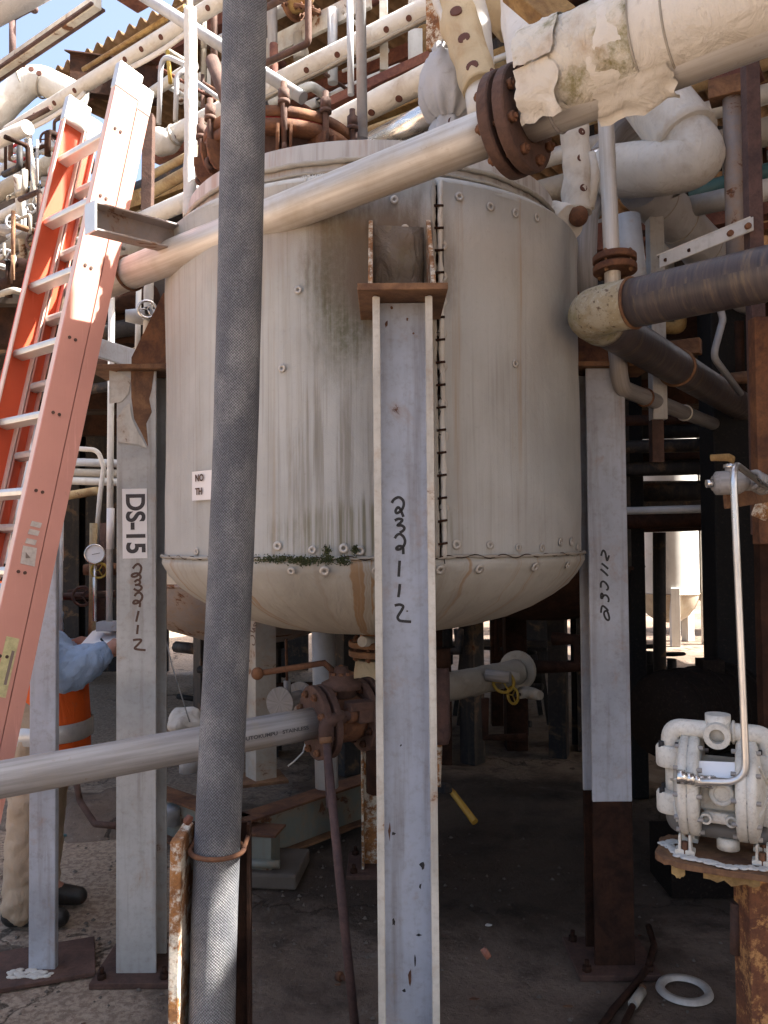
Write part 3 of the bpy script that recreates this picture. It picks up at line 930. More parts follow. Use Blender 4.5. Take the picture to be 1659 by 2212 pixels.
LR = leg((0.850, 3.225, 0), (1, 0, 0), 'col_grey', 'right leg, rusty below and pale above', split=0.62)
LB = leg((-0.045, 4.14, 0), (0, 1, 0), 'rust_white', 'rusty back leg in the shade under the tank')
# pale weld flare low on the front leg
obj('stiffener', G().extrude([(0, 0), (0.05, 0), (0.0, 0.10)], (-0.0245, 2.175, 0.205), (-1, 0, 0), (0, 0, 1), (0, 0.012, 0)), M['flange_tip'], LF)
obj('stiffener', G().extrude([(0, 0), (0.05, 0), (0.0, 0.10)], (0.1315, 2.175, 0.205), (1, 0, 0), (0, 0, 1), (0, 0.012, 0)), M['flange_tip'], LF)
# cream edge coat on the front leg's flange tips
for s in (-1, 1):
    obj('flange_edge', G().box((0.0535 + s * (W6 / 2 - 0.0085), 2.1685, 1.14), (0.0195, 0.006, 2.235)), M['flange_tip'], LF, bevel=0.002)
# padded cloth between the front gussets
g = G()
n = 14
for j in range(n + 1):
    for i in range(n + 1):
        s, t = i / n, j / n
        a = (0.008 + 0.205 * s) ; z = 2.272 + 0.27 * t
        bul = 0.045 * (math.sin(math.pi * s) * math.sin(math.pi * t)) ** 0.6 * (1 + 0.7 * mnoise.noise(Vector((s * 3.3, t * 4, 2))))
        g.v.append(on_tank(a, z, 0.004 + bul))
for j in range(n):
    for i in range(n):
        b = j * (n + 1) + i
        g.face((b, b + 1, b + n + 2, b + n + 1), None, True)
M['patch'] = canvas('damp_brown_cloth', (0.175, 0.138, 0.108), 0.7, (0.06, 0.042, 0.032), 0.8, 9, 0.2)
obj('cloth_patch', g, M['patch'], tank)

# chipped paint on the front leg's web
rc = random.Random(5)
for (x, y, w_, h_) in ((912, 1868, 7, 12), (908, 1915, 4, 10), (886, 2106, 5, 26), (874, 2140, 7, 5), (842, 1795, 4, 24), (850, 1800, 6, 6), (905, 2020, 9, 4), (896, 2075, 3, 16), (835, 700, 4, 12), (846, 665, 5, 4), (880, 690, 4, 4), (893, 720, 3, 3), (850, 1990, 5, 16), (866, 1610, 4, 4), (880, 1320, 3, 3)):
    n_ = 8
    q = [Dpl(x + math.cos(k * 6.283 / n_) * w_ * rc.uniform(.3, 1), y + math.sin(k * 6.283 / n_) * h_ * rc.uniform(.3, 1), (0, 2.2402, 0), (0, -1, 0)) for k in range(n_)]
    g = G(); g.v += [p + V(0, -.0008, 0) for p in q] + q
    g.face(range(n_))
    for k in range(n_): g.face((k, n_ + k, n_ + (k + 1) % n_, (k + 1) % n_))
    obj('paint_chip', g, M['rust' if y < 900 or h_ > 20 else 'dark_steel'], LF)
# ---------------------------------------------------------------- writing on the legs
def ribbon(strokes, pl, nrm, w, mat, parent, ox, oy, sc, name='handwriting'):
    """marker strokes read off the picture (crop origin ox, oy and scale sc, photo pixels) laid on the plate"""
    nrm = Vector(nrm)
    for st in strokes:
        P_ = [Dpl((ox + x * sc) * PW / 3072, (oy + y * sc) * PW / 3072, pl, nrm) for (x, y) in st]
        # smooth
        Q = []
        m = len(P_)
        for i in range(m - 1):
            p0, p1, p2, p3 = P_[max(i - 1, 0)], P_[i], P_[i + 1], P_[min(i + 2, m - 1)]
            for k in range(5):
                t = k / 5
                Q.append(0.5 * ((2 * p1) + (p2 - p0) * t + (2 * p0 - 5 * p1 + 4 * p2 - p3) * t * t + (3 * p1 - p0 - 3 * p2 + p3) * t ** 3))
        Q.append(P_[-1])
        g = G()
        for i, q in enumerate(Q):
            t = (Q[min(i + 1, len(Q) - 1)] - Q[max(i - 1, 0)]).normalized()
            sd_ = nrm.cross(t).normalized() * (w / 2)
            g.v += [q + sd_ + nrm * 0.0012, q - sd_ + nrm * 0.0012]
        for i in range(len(Q) - 1):
            g.face((2 * i, 2 * i + 1, 2 * i + 3, 2 * i + 2))
        obj(name, g, mat, parent)
FRONT = [[(265, 245), (300, 190), (375, 155), (440, 200), (455, 270), (430, 340), (390, 385), (345, 405), (325, 370), (360, 315), (400, 345), (450, 465)],
         [(312, 522), (370, 495), (430, 510), (405, 555), (355, 600), (420, 600), (465, 640), (440, 685), (390, 715)],
         [(312, 805), (345, 755), (395, 737), (450, 780), (475, 850), (455, 920), (405, 970), (350, 980), (340, 955), (385, 925), (440, 945), (448, 1055)],
         [(390, 1155), (382, 1280), (374, 1410)], [(393, 1525), (385, 1620), (368, 1735)],
         [(310, 1865), (390, 1850), (445, 1880), (415, 1950), (360, 2040), (375, 2090), (420, 2110), (572, 2122)]]
ribbon(FRONT, (0, 2.2405, 0), (0, -1, 0), 0.0075, M['ink'], LF, 1500, 1950, 0.25304)
LEFT = [[(340, 245), (400, 170), (465, 145), (525, 210), (515, 300), (470, 375), (390, 425), (320, 415), (330, 375), (400, 350), (470, 360), (515, 430), (490, 480)],
        [(378, 545), (430, 500), (485, 505), (500, 560), (460, 600), (385, 610), (470, 605), (535, 655), (515, 710), (450, 735), (360, 690)],
        [(378, 855), (430, 790), (500, 780), (550, 850), (530, 930), (460, 1000), (380, 1020), (350, 1000), (385, 955), (450, 960), (500, 1010), (490, 1100)],
        [(470, 1180), (440, 1310), (415, 1420)], [(455, 1490), (445, 1590), (435, 1695)],
        [(345, 1830), (430, 1815), (530, 1825), (460, 1920), (385, 2000), (430, 2030), (625, 2050)]]
YL = 3.20 - W6 / 2
ribbon(LEFT, (0, YL, 0), (0, -1, 0), 0.0085, M['ink_brown'], LL, 470, 2230, 0.1808)
RIGHT = [[(375, 300), (400, 200), (440, 150), (490, 220), (520, 370), (545, 425), (595, 285)],
         [(385, 505), (480, 580), (570, 660)], [(355, 665), (460, 750), (565, 855)],
         [(365, 1180), (370, 1060), (420, 1005), (500, 1050), (565, 1150), (560, 1220), (515, 1245)],
         [(430, 1460), (380, 1470), (370, 1390), (390, 1340), (430, 1390), (420, 1440), (470, 1385), (540, 1410), (585, 1500), (570, 1580)],
         [(370, 1875), (385, 1740), (420, 1685), (490, 1730), (560, 1810), (480, 1830), (455, 1910), (500, 2030), (570, 2080), (600, 2020), (570, 1890), (520, 1790)]]
YR = 3.225 - W6 / 2
ribbon(RIGHT, (0, YR, 0), (0, -1, 0), 0.0075, M['ink'], LR, 2350, 2180, 0.14465)

def text_mesh(txt, size):
    cu = bpy.data.curves.new('text', 'FONT')
    cu.body = txt; cu.size = size; cu.align_x = 'CENTER'; cu.align_y = 'CENTER'
    cu.extrude = 0.0004
    cu.offset = size * 0.028
    to = bpy.data.objects.new('text', cu)
    COL.objects.link(to)
    bpy.context.view_layer.update()
    me = bpy.data.meshes.new_from_object(to.evaluated_get(bpy.context.evaluated_depsgraph_get()))
    bpy.data.objects.remove(to)
    return me
def lettering(txt, size, p, right, up, mat, parent, sx=1.0, name='lettering'):
    me = text_mesh(txt, size)
    me.materials.clear(); me.materials.append(mat)
    right, up = Vector(right).normalized(), Vector(up).normalized()
    m = Matrix((right, up, right.cross(up))).transposed().to_4x4()
    return inst(name, me, None, Matrix.Translation(Vector(p)) @ m @ Matrix.Diagonal((sx, 1, 1, 1)), parent)
# DS-15 plate, reading downwards
a = Dpl(265, 1056, (0, YL, 0), (0, -1, 0)); b = Dpl(318, 1206, (0, YL, 0), (0, -1, 0))
pc = (a + b) / 2
sg = obj('number_plate', G().box((pc.x, YL - 0.0015, pc.z), (abs(b.x - a.x), 0.003, abs(a.z - b.z)), Matrix.Rotation(R(-0.6), 3, 'Y')), M['sign_white'], LL)
lettering('DS-15', 0.098, (pc.x, YL - 0.0036, pc.z), (0.01, 0, -1), (1, 0, 0.01), M['sign_black'], sg, 0.93)
# paint peeling off the left leg's head
g = G()
for (pts, off) in (([(236, 800), (262, 806), (283, 818), (278, 850), (262, 868), (236, 872)], 0.004), ([(252, 905), (268, 880), (280, 870), (285, 905), (297, 930), (318, 968), (296, 960), (255, 955)], 0.006)):
    q = [Dpl(x, y, (0, YL - off, 0), (0, -1, 0)) for (x, y) in pts]
    bse = len(g.v); g.v += q + [p + V(0, 0.0015, 0) for p in q]
    nn = len(q)
    g.face([bse + i for i in range(nn)]); g.face([bse + nn + i for i in range(nn)][::-1])
    for i in range(nn): g.face((bse + i, bse + (i + 1) % nn, bse + nn + (i + 1) % nn, bse + nn + i))
obj('paint_flake', g, M['flange_tip'], LL)
q = [Dpl(x, y, (0, YL, 0), (0, -1, 0)) for (x, y) in ((283, 802), (333, 802), (328, 840), (322, 862), (328, 890), (316, 915), (320, 965), (306, 935), (290, 905), (284, 860))]
g = G(); nn = len(q)
g.v += [p + V(0, -0.002, 0) for p in q] + [p + V(0, 0.0, 0) for p in q]
g.face(range(nn))
for i in range(nn): g.face((i, nn + i, nn + (i + 1) % nn, (i + 1) % nn))
obj('bare_rust_patch', g, M['rust_plate'], LL)
# notice on the jacket, half hidden by the hose
def tank_sheet(a0, a1, z0, z1, off):
    g = G(); n = 8
    for j in (0, 1):
        for i in range(n + 1):
            a = a0 + (a1 - a0) * i / n
            g.v.append(on_tank(a, z0 + (z1 - z0) * j, off) if False else TC + V(math.sin(a) * (TR + off), -math.cos(a) * (TR + off), z0 + (z1 - z0) * j))
    for i in range(n): g.face((i, i + 1, n + 2 + i, n + 1 + i), None, True)
    return g
nt = obj('notice', tank_sheet(-0.815, -0.56, 1.745, 1.838, 0.012), M['sign_white'], tank)
for txt, a_, z_ in (('NO', -0.770, 1.815), ('TH', -0.774, 1.772)):
    p = TC + V(math.sin(a_) * (TR + .0155), -math.cos(a_) * (TR + .0155), z_)
    lettering(txt, 0.030, p + V(math.cos(a_), math.sin(a_), 0) * 0.012, (math.cos(a_), math.sin(a_), 0), (0, 0, 1), M['ink_brown'], nt)

# ---------------------------------------------------------------- manway on the head
mc = V(-0.375, 3.06, 0)
mw = obj('manway', G().lathe([(0.225, 2.84), (0.225, 3.03)], mc, seg=48), M['rust_red'], tank)
obj('manway_flange', G().lathe([(0.225, 3.02), (0.285, 3.02), (0.285, 3.055), (0.225, 3.055)], mc, seg=56), M['rust'], mw)
obj('gasket', G().lathe([(0.20, 3.055), (0.272, 3.055), (0.272, 3.066), (0.20, 3.066)], mc, seg=56), M['red_paint'], mw)
obj('manway_cover', G().lathe([(0.2, 3.066), (0.285, 3.066), (0.285, 3.098), (0.24, 3.108), (0.12, 3.16), (0.0, 3.17)], mc, seg=56), M['rust'], mw)
for k in range(12):
    a = 2 * math.pi * k / 12 + 0.16
    o_ = V(math.sin(a), -math.cos(a), 0); t_ = V(math.cos(a), math.sin(a), 0)
    g = G()
    b0 = mc + o_ * 0.292
    g.cyl(b0 + V(0, 0, 2.955), b0 + V(0, 0, 3.175), 0.011, 10)
    g.cyl(b0 + V(0, 0, 3.098), b0 + V(0, 0, 3.112), 0.021, 12)
    g.cyl(b0 + V(0, 0, 3.112), b0 + V(0, 0, 3.150), 0.019, 6)
    g.ring(b0 + V(0, 0, 2.945), t_, 0.014, 0.009, 14, 8)
    sb = obj('swing_bolt', g, M['rust_red'], mw)
    for s in (-1, 1):
        obj('lug_ear', G().extrude([(0.215, 3.02), (0.318, 3.02), (0.318, 2.99), (0.305, 2.945), (0.285, 2.92), (0.25, 2.915), (0.215, 2.90)], mc + t_ * (s * 0.022 - 0.005), o_, (0, 0, 1), t_ * 0.010), M['rust'], mw, bevel=0.002)
# lifting lug on the head, right
obj('lifting_lug', G().extrude([(0, 0), (0.20, 0), (0.20, 0.03), (0.185, 0.045), (0, 0.05)], (0.03, 2.86, 2.862), (0.98, 0.18, 0), (0, 0, 1), (0, 0.012, 0)), M['rust_dark'], tank, bevel=0.002)
# ================================================================ pipes near the tank
def pipe(name, label, pts, r, mat, bend=0.0, seg=20, cat='pipe', lump=0, lf=6, step=None, group=None, loc=None, bn=7):
    P_ = [Vector(p) for p in pts]
    if bend: P_ = fillet(P_, bend, bn)
    if step: P_ = dense(P_, step)
    return obj(name, G().tube(P_, r, seg, lump=lump, lf=lf, seedv=len(WL) * 1.7), M[mat], label=label, cat=cat, group=group, loc=loc)
BOLT = {}
def flange(parent, c, ax, r, th, nb, mat='rust_red', name='flange', bm='rust', hole=0.0, pair=True, gap=0.012):
    """a bolted pair of pipe flanges, each bolt its own piece"""
    c = Vector(c); ax = Vector(ax).normalized()
    fl = []
    for s in ((-1, 1) if pair else (0,)):
        a = c + ax * (s * (th / 2 + gap / 2) - th / 2)
        g = G().lathe([(hole, 0), (r * 0.97, 0), (r, th * .12), (r, th * .88), (r * 0.97, th), (hole, th)], a, axis=ax, seg=40, sm=False)
        fl.append(obj(name, g, M[mat], parent))
    if pair:
        obj('gasket', G().lathe([(0, -gap / 2), (r * .8, -gap / 2), (r * .8, gap / 2), (0, gap / 2)], c, axis=ax, seg=32), M['rust_dark'], parent)
    x, y, t = frame_of(ax)
    L = (2 * th + gap) if pair else th
    key = (bm, round(r, 3), round(L, 4))
    if key not in BOLT:
        _b = G(); hr = r * .105; nh = r * .10
        _b.cyl((0, 0, -L / 2 - nh * 1.5), (0, 0, L / 2 + nh * 1.5), hr * .5, 8)
        _b.cyl((0, 0, L / 2), (0, 0, L / 2 + nh), hr, 6); _b.cyl((0, 0, -L / 2 - nh), (0, 0, -L / 2), hr, 6)
        me = _b.mesh('bolt', (0, 0, 0)); me.materials.append(M[bm]); BOLT[key] = me
    for k in range(nb):
        a = 2 * math.pi * (k + .5) / nb
        p = c + (x * math.cos(a) + y * math.sin(a)) * r * 0.80
        inst('bolt', BOLT[key], None, orient(p, ax, k), fl[0])
    return fl
_s = G(); _s.lathe([(0, 0.004), (0.8, 0.003), (1.0, 0.0), (1.0, -0.3)], (0, 0, 0), seg=12)
STUD_ME = _s.mesh('stud', (0, 0, 0)); STUD_ME.materials.append(M['stud'])
def studs(parent, p0, p1, r, spots, side=(0, -1, 0), sz=0.016, name='stud'):
    """round fixing studs on a jacketed pipe at the given fractions of its run"""
    p0, p1 = Vector(p0), Vector(p1)
    t = (p1 - p0).normalized()
    sd_ = Vector(side); sd_ = (sd_ - t * sd_.dot(t)).normalized()
    for s in spots:
        q = sd_.copy()
        if isinstance(s, tuple):
            s, ang = s
            q = Matrix.Rotation(ang, 3, t) @ q
        p = p0.lerp(p1, s) + q * (r * 1.005)
        inst(name, STUD_ME, None, orient(p, q, 0, sz), parent)
def hoop(parent, c, ax, r, w, mat='rust', name='clamp'):
    return obj(name, G().ring(c, ax, r, w, 32, 8), M[mat], parent)

# --- the big stainless pipe across the tank
pa, pb = D(120, 653, 3.23), D(1078, 278, 2.005)
pb_dir = (pb - pa).normalized()
bigp = pipe('stainless_pipe', 'bright stainless steel pipe running slantwise across the top of the tank', [pa, pb], 0.057, 'stainless', seg=32, step=0.1)
cfl = D(1110, 278, 1.975)
flange(bigp, pb + pb_dir * 0.045, pb_dir, 0.127, 0.030, 8, 'rust_red')
obj('weld_stub', G().tube([pb + pb_dir * 0.085, pb + pb_dir * 0.75], 0.060, 28), M['stainless'], bigp)
obj('weld_bead', G().ring(pb + pb_dir * 0.155, pb_dir, 0.060, 0.004, 32, 8), M['stainless_dull'], bigp)
hp = D(365, 553, 2.80)
hoop(bigp, pa.lerp(pb, 0.245), pb_dir, 0.060, 0.0055, 'rust', 'pipe_clamp')
# --- its jacketed continuation at the upper right
ia = pb + pb_dir * 0.135 + V(0, 0, 0.068); ib = pb + pb_dir * 2.6 + V(0, 0, 0.068)
pts = dense([ia, ib], 0.02)
rads = []
for i, p in enumerate(pts):
    s = (p - ia).length
    r = 0.114
    if s < 0.05: r = 0.085 + 0.5 * s
    for edge, h in ((0.135, .006), (0.235, -.004), (0.30, 0.004), (0.62, 0.004), (0.74, -0.003)):
        if s > edge: r += h * 0.6
    rads.append(r)
insb = obj('jacketed_pipe', G().tube(pts, rads, 40, lump=0.022, lf=10), M['ins_cream'], label='thick cream jacketed pipe with torn mossy wrap at upper right', cat='pipe')
mossw = G().tube(dense([ia + pb_dir * .035, ia + pb_dir * .235], .012), 0.119, 44, lump=0.05, lf=22)
obj('mossy_wrap', mossw, M['ins_moss'], insb)
# torn sheet flaps of the jacket
def flap(c, ax, r, a0, a1, s0, s1, lift, mat, parent, name='torn_flap', seed=0):
    x, y, t = frame_of(Vector(ax))
    g = G(); n, m = 14, 10
    for k in (0, 1):
        for j in range(m + 1):
            for i in range(n + 1):
                u, v = i / n, j / m
                a = a0 + (a1 - a0) * u; s = s0 + (s1 - s0) * v
                s += (0.030 * mnoise.noise(Vector((u * 1.7, seed * 3.1, v))) + 0.008 * mnoise.noise(Vector((u * 7, seed, v * 2)))) * (0.5 + abs(v - .5))
                rr = r + lift * u ** 1.6 * (1 + .7 * mnoise.noise(Vector((u * 3, v * 3, seed)))) + 0.004 * mnoise.noise(Vector((u * 9, v * 9, seed + 3))) + k * 0.003
                a += 0.06 * mnoise.noise(Vector((v * 5, seed, 4))) * u
                g.v.append(Vector(c) + t * s + (x * math.cos(a) + y * math.sin(a)) * rr)
    N = (n + 1) * (m + 1)
    for j in range(m):
        for i in range(n):
            b = j * (n + 1) + i
            g.face((b, b + 1, b + n + 2, b + n + 1), None, True)
            g.face((N + b, N + b + n + 1, N + b + n + 2, N + b + 1), None, True)
    return obj(name, g, M[mat], parent)
# (angle 0 = frame x, +pi/2 = up side)
flap(ia, pb_dir, 0.119, 4.15, 4.75, 0.13, 0.30, 0.03, 'ins_cream', insb, seed=1)
flap(ia, pb_dir, 0.120, 1.3, 3.3, -0.02, 0.07, 0.012, 'ins_moss', insb, seed=2)
flap(ia, pb_dir, 0.121, 3.3, 4.2, -0.03, 0.06, 0.02, 'ins_cream', insb, seed=9)
for s in (0.235, 0.305, 0.63, 0.75):
    obj('wrap_edge', G().ring(ia + pb_dir * s, pb_dir, 0.1165, 0.0028, 48, 6), M['ins_dim'], insb)
obj('mossy_band', G().tube([ia + pb_dir * 0.76, ia + pb_dir * 0.95], 0.1185, 40, lump=.04, lf=20), M['ins_moss'], insb)
# jacketed riser behind it with sunlit head
pipe('jacketed_riser', 'white jacketed riser with peeling wrap behind the torn pipe, top right', [D(1150, -900, 2.5), D(1148, 40, 2.5), D(1175, 175, 2.35)], 0.095, 'ins_white', 0.1, 28, lump=.08, lf=14, step=.03)
obj('brace_channel', G().bar(D(1115, -30, 2.1), D(1212, 50, 2.02), 0.085, 0.05, (0, -1, .3)), M['gold_beam'], label='ochre rusty channel end slanting down onto the torn jacketed pipe', cat='beam', bevel=.003)

# --- support channel on the ladder side, with a U-bolt over the stainless pipe
ch0, ch1 = D(196, 470, 2.53), D(446, 534, 2.86)
tdir = (ch1 - ch0).normalized(); sdir = tdir.cross(V(0, 0, 1)).normalized()
chan = obj('support_channel', G().extrude([(-.028, -.045), (.028, -.045), (.028, -.038), (-.020, -.038), (-.020, .038), (.028, .038), (.028, .045), (-.028, .045)], ch0, -sdir if sdir.y > 0 else sdir, (0, 0, 1), ch1 - ch0),
           M['channel_grey'], label='worn steel channel carrying the stainless pipe beside the ladder', cat='beam', bevel=.002)
obj('end_plate', G().box(ch0, (0.006, 0.062, 0.094), Matrix.Rotation(math.atan2(tdir.y, tdir.x), 3, 'Z')), M['alu'], chan)

# --- the woven hose in front, its post and strap
hp_ = [D(540, -900, 2.02), D(530, -60, 2.02), D(527, 120, 2.02), D(522, 420, 2.02), D(514, 760, 2.02), D(504, 1080, 2.02), D(490, 1400, 2.01), D(474, 1720, 2.0), D(464, 1960, 2.0), D(458, 2200, 1.99), D(452, 2560, 1.98)]
Q = []
for i in range(len(hp_) - 1):
    p0, p1, p2, p3 = hp_[max(i - 1, 0)], hp_[i], hp_[i + 1], hp_[min(i + 2, len(hp_) - 1)]
    for k in range(8):
        t = k / 8
        Q.append(0.5 * ((2 * p1) + (p2 - p0) * t + (2 * p0 - 5 * p1 + 4 * p2 - p3) * t * t + (3 * p1 - p0 - 3 * p2 + p3) * t ** 3))
Q.append(hp_[-1])
hose = obj('rubber_hose', G().tube(Q, 0.0545, 40, lump=.02, lf=9), M['hose'], label='thick dark woven rubber hose standing in front of the tank', cat='hose')
pt0 = D(383, 1808, 1.98)
pz = pt0.z
post = thing('hose_post', 'rusty white flaked channel post strapped to the foot of the woven hose', 'post', (pt0.x + 0.05, 2.04, 0))
xl = D(380, 1900, 1.96).x; xr = D(521, 1900, 1.96).x
yb = 2.085
obj('channel_web', G().box(((xl + xr) / 2, yb, pz / 2), (xr - xl, 0.008, pz)), M['rust_dark'], post)
lp = [D(380, 1810, 1.96), D(352, 2230, 1.96)]
obj('channel_flange', G().extrude([(-.016, -.02), (.010, -.02), (.010, .112), (-.016, .112)], (xl - .004, 1.955, 0.0), (1, 0, 0), (0, 1, 0), (0.012, 0, pz + .006)), M['rust_white'], post, bevel=.004)
obj('channel_flange', G().box((xr, 2.075, pz / 2), (0.008, 0.03, pz)), M['rust_dark'], post)
sc_ = D(469, 1835, 2.0)
g = G(); g.ring(sc_, (0.03, 0.0, 1), 0.063, 0.0062, 40, 8)
for s in (-1, 1): g.cyl(sc_ + V(s * .063, 0, 0), sc_ + V(s * .063, .10, .01), 0.006, 8)
obj('strap', g, M['rust'], post)

# --- lower-left pipe run with the ball valve
la, lb = D(-120, 1706, 2.25), D(676, 1562, 2.755)
ld = (lb - la).normalized()
lowp = pipe('drain_pipe', 'long grey stainless drain pipe with printed maker text, low in front', [la - ld * 2.2, lb], 0.0515, 'stainless_dull', seg=32, step=.1)
M['drain_print'] = plain('pipe_print', (0.06, 0.055, 0.055), .6, 0, 0)
xx, yy, tt = frame_of(ld)
ang = -R(12)
side = V(0, -1, 0); side = (side - tt * side.dot(tt)).normalized()
lettering('OUTOKUMPU   STAINLESS', 0.016, la.lerp(lb, 0.86) + side * 0.0518, ld, side.cross(ld) * -1 if side.cross(ld).z < 0 else side.cross(ld), M['drain_print'], lowp, 1.2)
# ball valve
vc = lb + ld * 0.10
valve = thing('ball_valve', 'rusty flanged ball valve with long lever under the tank', 'valve', (vc.x, vc.y, vc.z - 0.14))
flange(valve, lb + ld * 0.028, ld, 0.122, 0.022, 8, 'rust_red', hole=0.0)
obj('valve_body', G().lathe([(0.0, .0), (.070, .0), (.080, .03), (.082, .09), (.070, .12), (0.0, .12)], lb + ld * 0.055, axis=ld, seg=32), M['rust'], valve)
flange(valve, lb + ld * 0.195, ld, 0.122, 0.022, 8, 'rust_red', bm='rust_dark')
bc = lb + ld * 0.105 + V(0, 0, 0.072)
obj('bonnet', G().lathe([(0, 0), (.05, 0), (.05, .022), (.068, .026), (.068, .046), (.042, .058), (.042, .072), (.026, .076), (.022, .10), (0, .10)], bc, seg=28), M['rust_red'], valve)
g = G()
for k in range(8):
    a = k * math.pi / 4
    g.cyl(bc + V(math.sin(a) * .034, math.cos(a) * .034, .07), bc + V(math.sin(a) * .034, math.cos(a) * .034, .082), .008, 6)
obj('bonnet_bolt', g, M['rust'], valve)
hz = bc + V(0, 0, .095)
h0, h1, h2 = D(722, 1452, 2.84), D(700, 1432, 2.82), D(556, 1455, 2.72)
lev = obj('lever', G().tube([hz, h0, h1, h2], [.012, .013, .011, .010], 12), M['rust'], valve)
obj('lever_knob', G().ball(h2, .021, 8), M['rust'], lev)
# small screwed drain line off the valve
e0 = D(712, 1560, 2.664)
sd2 = thing('drain_line', 'thin rusty screwed drain pipe slanting down to the floor before the valve', 'pipe', (D(770, 2225, 2.460).x, 2.46, 0))
foot = D(770, 2250, 2.440)
obj('down_pipe', G().tube([D(704, 1590, 2.664), D(738, 1940, 2.412), foot], .0135, 14), M['mauve_steel'], sd2)
obj('elbow', G().tube(fillet([D(703, 1600, 2.664), D(702, 1560, 2.664), D(742, 1548, 2.700)], .03), .022, 14), M['rust_red'], sd2)
obj('nipple', G().cyl(D(735, 1550, 2.691), D(790, 1538, 2.754), .0155, 14), M['rust_red'], sd2)
obj('union_nut', G().cyl(D(752, 1546, 2.709), D(764, 1543, 2.727), .026, 8), M['rust'], sd2)
obj('tee_body', G().box(D(785, 1540, 2.745), (.055, .055, .06), Matrix.Rotation(.5, 3, 'Z')), M['rust_red'], sd2, bevel=.006)
obj('tee_cap', G().box(D(775, 1523, 2.736), (.085, .06, .028), Matrix.Rotation(.5, 3, 'Z')), M['rust_red'], sd2, bevel=.004)
obj('band_sleeve', G().cyl(D(703, 1592, 2.659), D(704, 1605, 2.655), .021, 12), M['rust_plate'], sd2)
obj('back_strip', G().bar(D(706, 1640, 2.655), D(712, 1745, 2.574), .02, .006), M['mauve_steel'], sd2)
# bottom outlet of the tank: flanged, wrapped in tan cloth
oc = V(-0.03, 3.30, 0)
out = thing('tank_outlet', 'flanged tank bottom outlet wrapped in tan cloth behind the valve', 'pipe', oc + V(0, 0, .62))
obj('outlet_neck', G().cyl(oc + V(0, 0, 1.20), oc + V(0, 0, 1.33), .06, 20), M['rust_plate'], out)
flange(out, oc + V(0, 0, 1.185), (0, 0, 1), .115, .024, 8, 'rust_plate', bm='rust')
obj('cloth_wrap', G().tube([oc + V(0, 0, 1.14), oc + V(0, 0, 1.06), oc + V(.0, 0, .96), oc + V(.01, 0, .86)], [.085, .095, .09, .08], 20, lump=.12, lf=20), M['ins_tan'], out)
obj('outlet_tail', G().cyl(oc + V(.01, 0, .86), oc + V(.01, 0, .62), .06, 18), M['rust_dark'], out)
obj('side_nozzle', G().cyl(D(782, 1386, 3.15), D(806, 1386, 3.25), .020, 16), M['col_light'], out)
# pipe seen behind the valve, rising to the tank
pipe('riser_pipe', 'plain grey upright pipe behind the valve lever', [D(706, 1700, 3.75), D(697, 1330, 3.75)], .052, 'grey_pipe', seg=22)
obj('hanger_rod', G().cyl(D(818, 1350, 3.6), D(826, 1900, 3.6), .006, 8), M['flange_tip'], label='thin pale hanger rod standing beside the rusty back leg', cat='rod')

# --- right side: tarred pipe with lichen elbow
ra, rb_, rc_ = D(2300, 450, 1.75), D(1266, 677, 2.64), D(1668, 918, 4.9)
rdir = (ra - rb_).normalized()
mid = rb_ + rdir * 0.17
tar = pipe('tarred_pipe', 'dark tar coated pipe with a pale lichen crusted elbow on the right', [ra, mid], 0.075, 'tar', seg=32, step=.05)
bdir = (rc_ - rb_).normalized()
el = fillet([mid, rb_, rb_ + bdir * 0.15], .13, 12)
obj('lichen_elbow', G().tube(dense(el, .02), .077, 32, lump=.03, lf=26), M['lichen'], tar)
obj('weld_ring', G().ring(mid, rdir, .076, .0055, 40, 8), M['rust_plate'], tar)
obj('back_run', G().tube(dense([rb_ + bdir * .14, rc_], .12), .071, 28), M['tar'], tar)
hoop(tar, (rb_ + bdir * .95), bdir, .074, .007, 'rust_plate', 'pipe_clamp')
pr = [D(1333, 756, 3.1), D(1340, 838, 3.12), D(1660, 962, 5.6)]
p2 = pipe('lower_branch_pipe', 'smaller grey brown pipe bending back below the tarred pipe', pr, .033, 'stainless_dull', .07, 20)
hoop(p2, pr[1].lerp(pr[2], .10), pr[2] - pr[1], .034, .006, 'rust', 'pipe_clamp')
hoop(p2, pr[1].lerp(pr[2], .30), pr[2] - pr[1], .034, .005, 'ins_cream', 'pipe_clamp')
obj('support_block', G().box(D(1478, 752, 3.6), (.14, .06, .07), Matrix.Rotation(-.55, 3, 'Z')), M['rust_plate'], label='rusty steel shoe block behind the tarred pipe', cat='bracket', bevel=.006)
# upright pipe with flange dropping onto the tarred pipe
vp = pipe('dropper_pipe', 'bright upright pipe with rusty flange dropping onto the lichen elbow', [D(1308, 235, 2.70), D(1325, 640, 2.66)], .026, 'stainless', seg=22, step=.1)
flange(vp, D(1328, 571, 2.665), D(1308, 235, 2.70) - D(1325, 640, 2.66), .070, .022, 4, 'rust', bm='rust_plate')
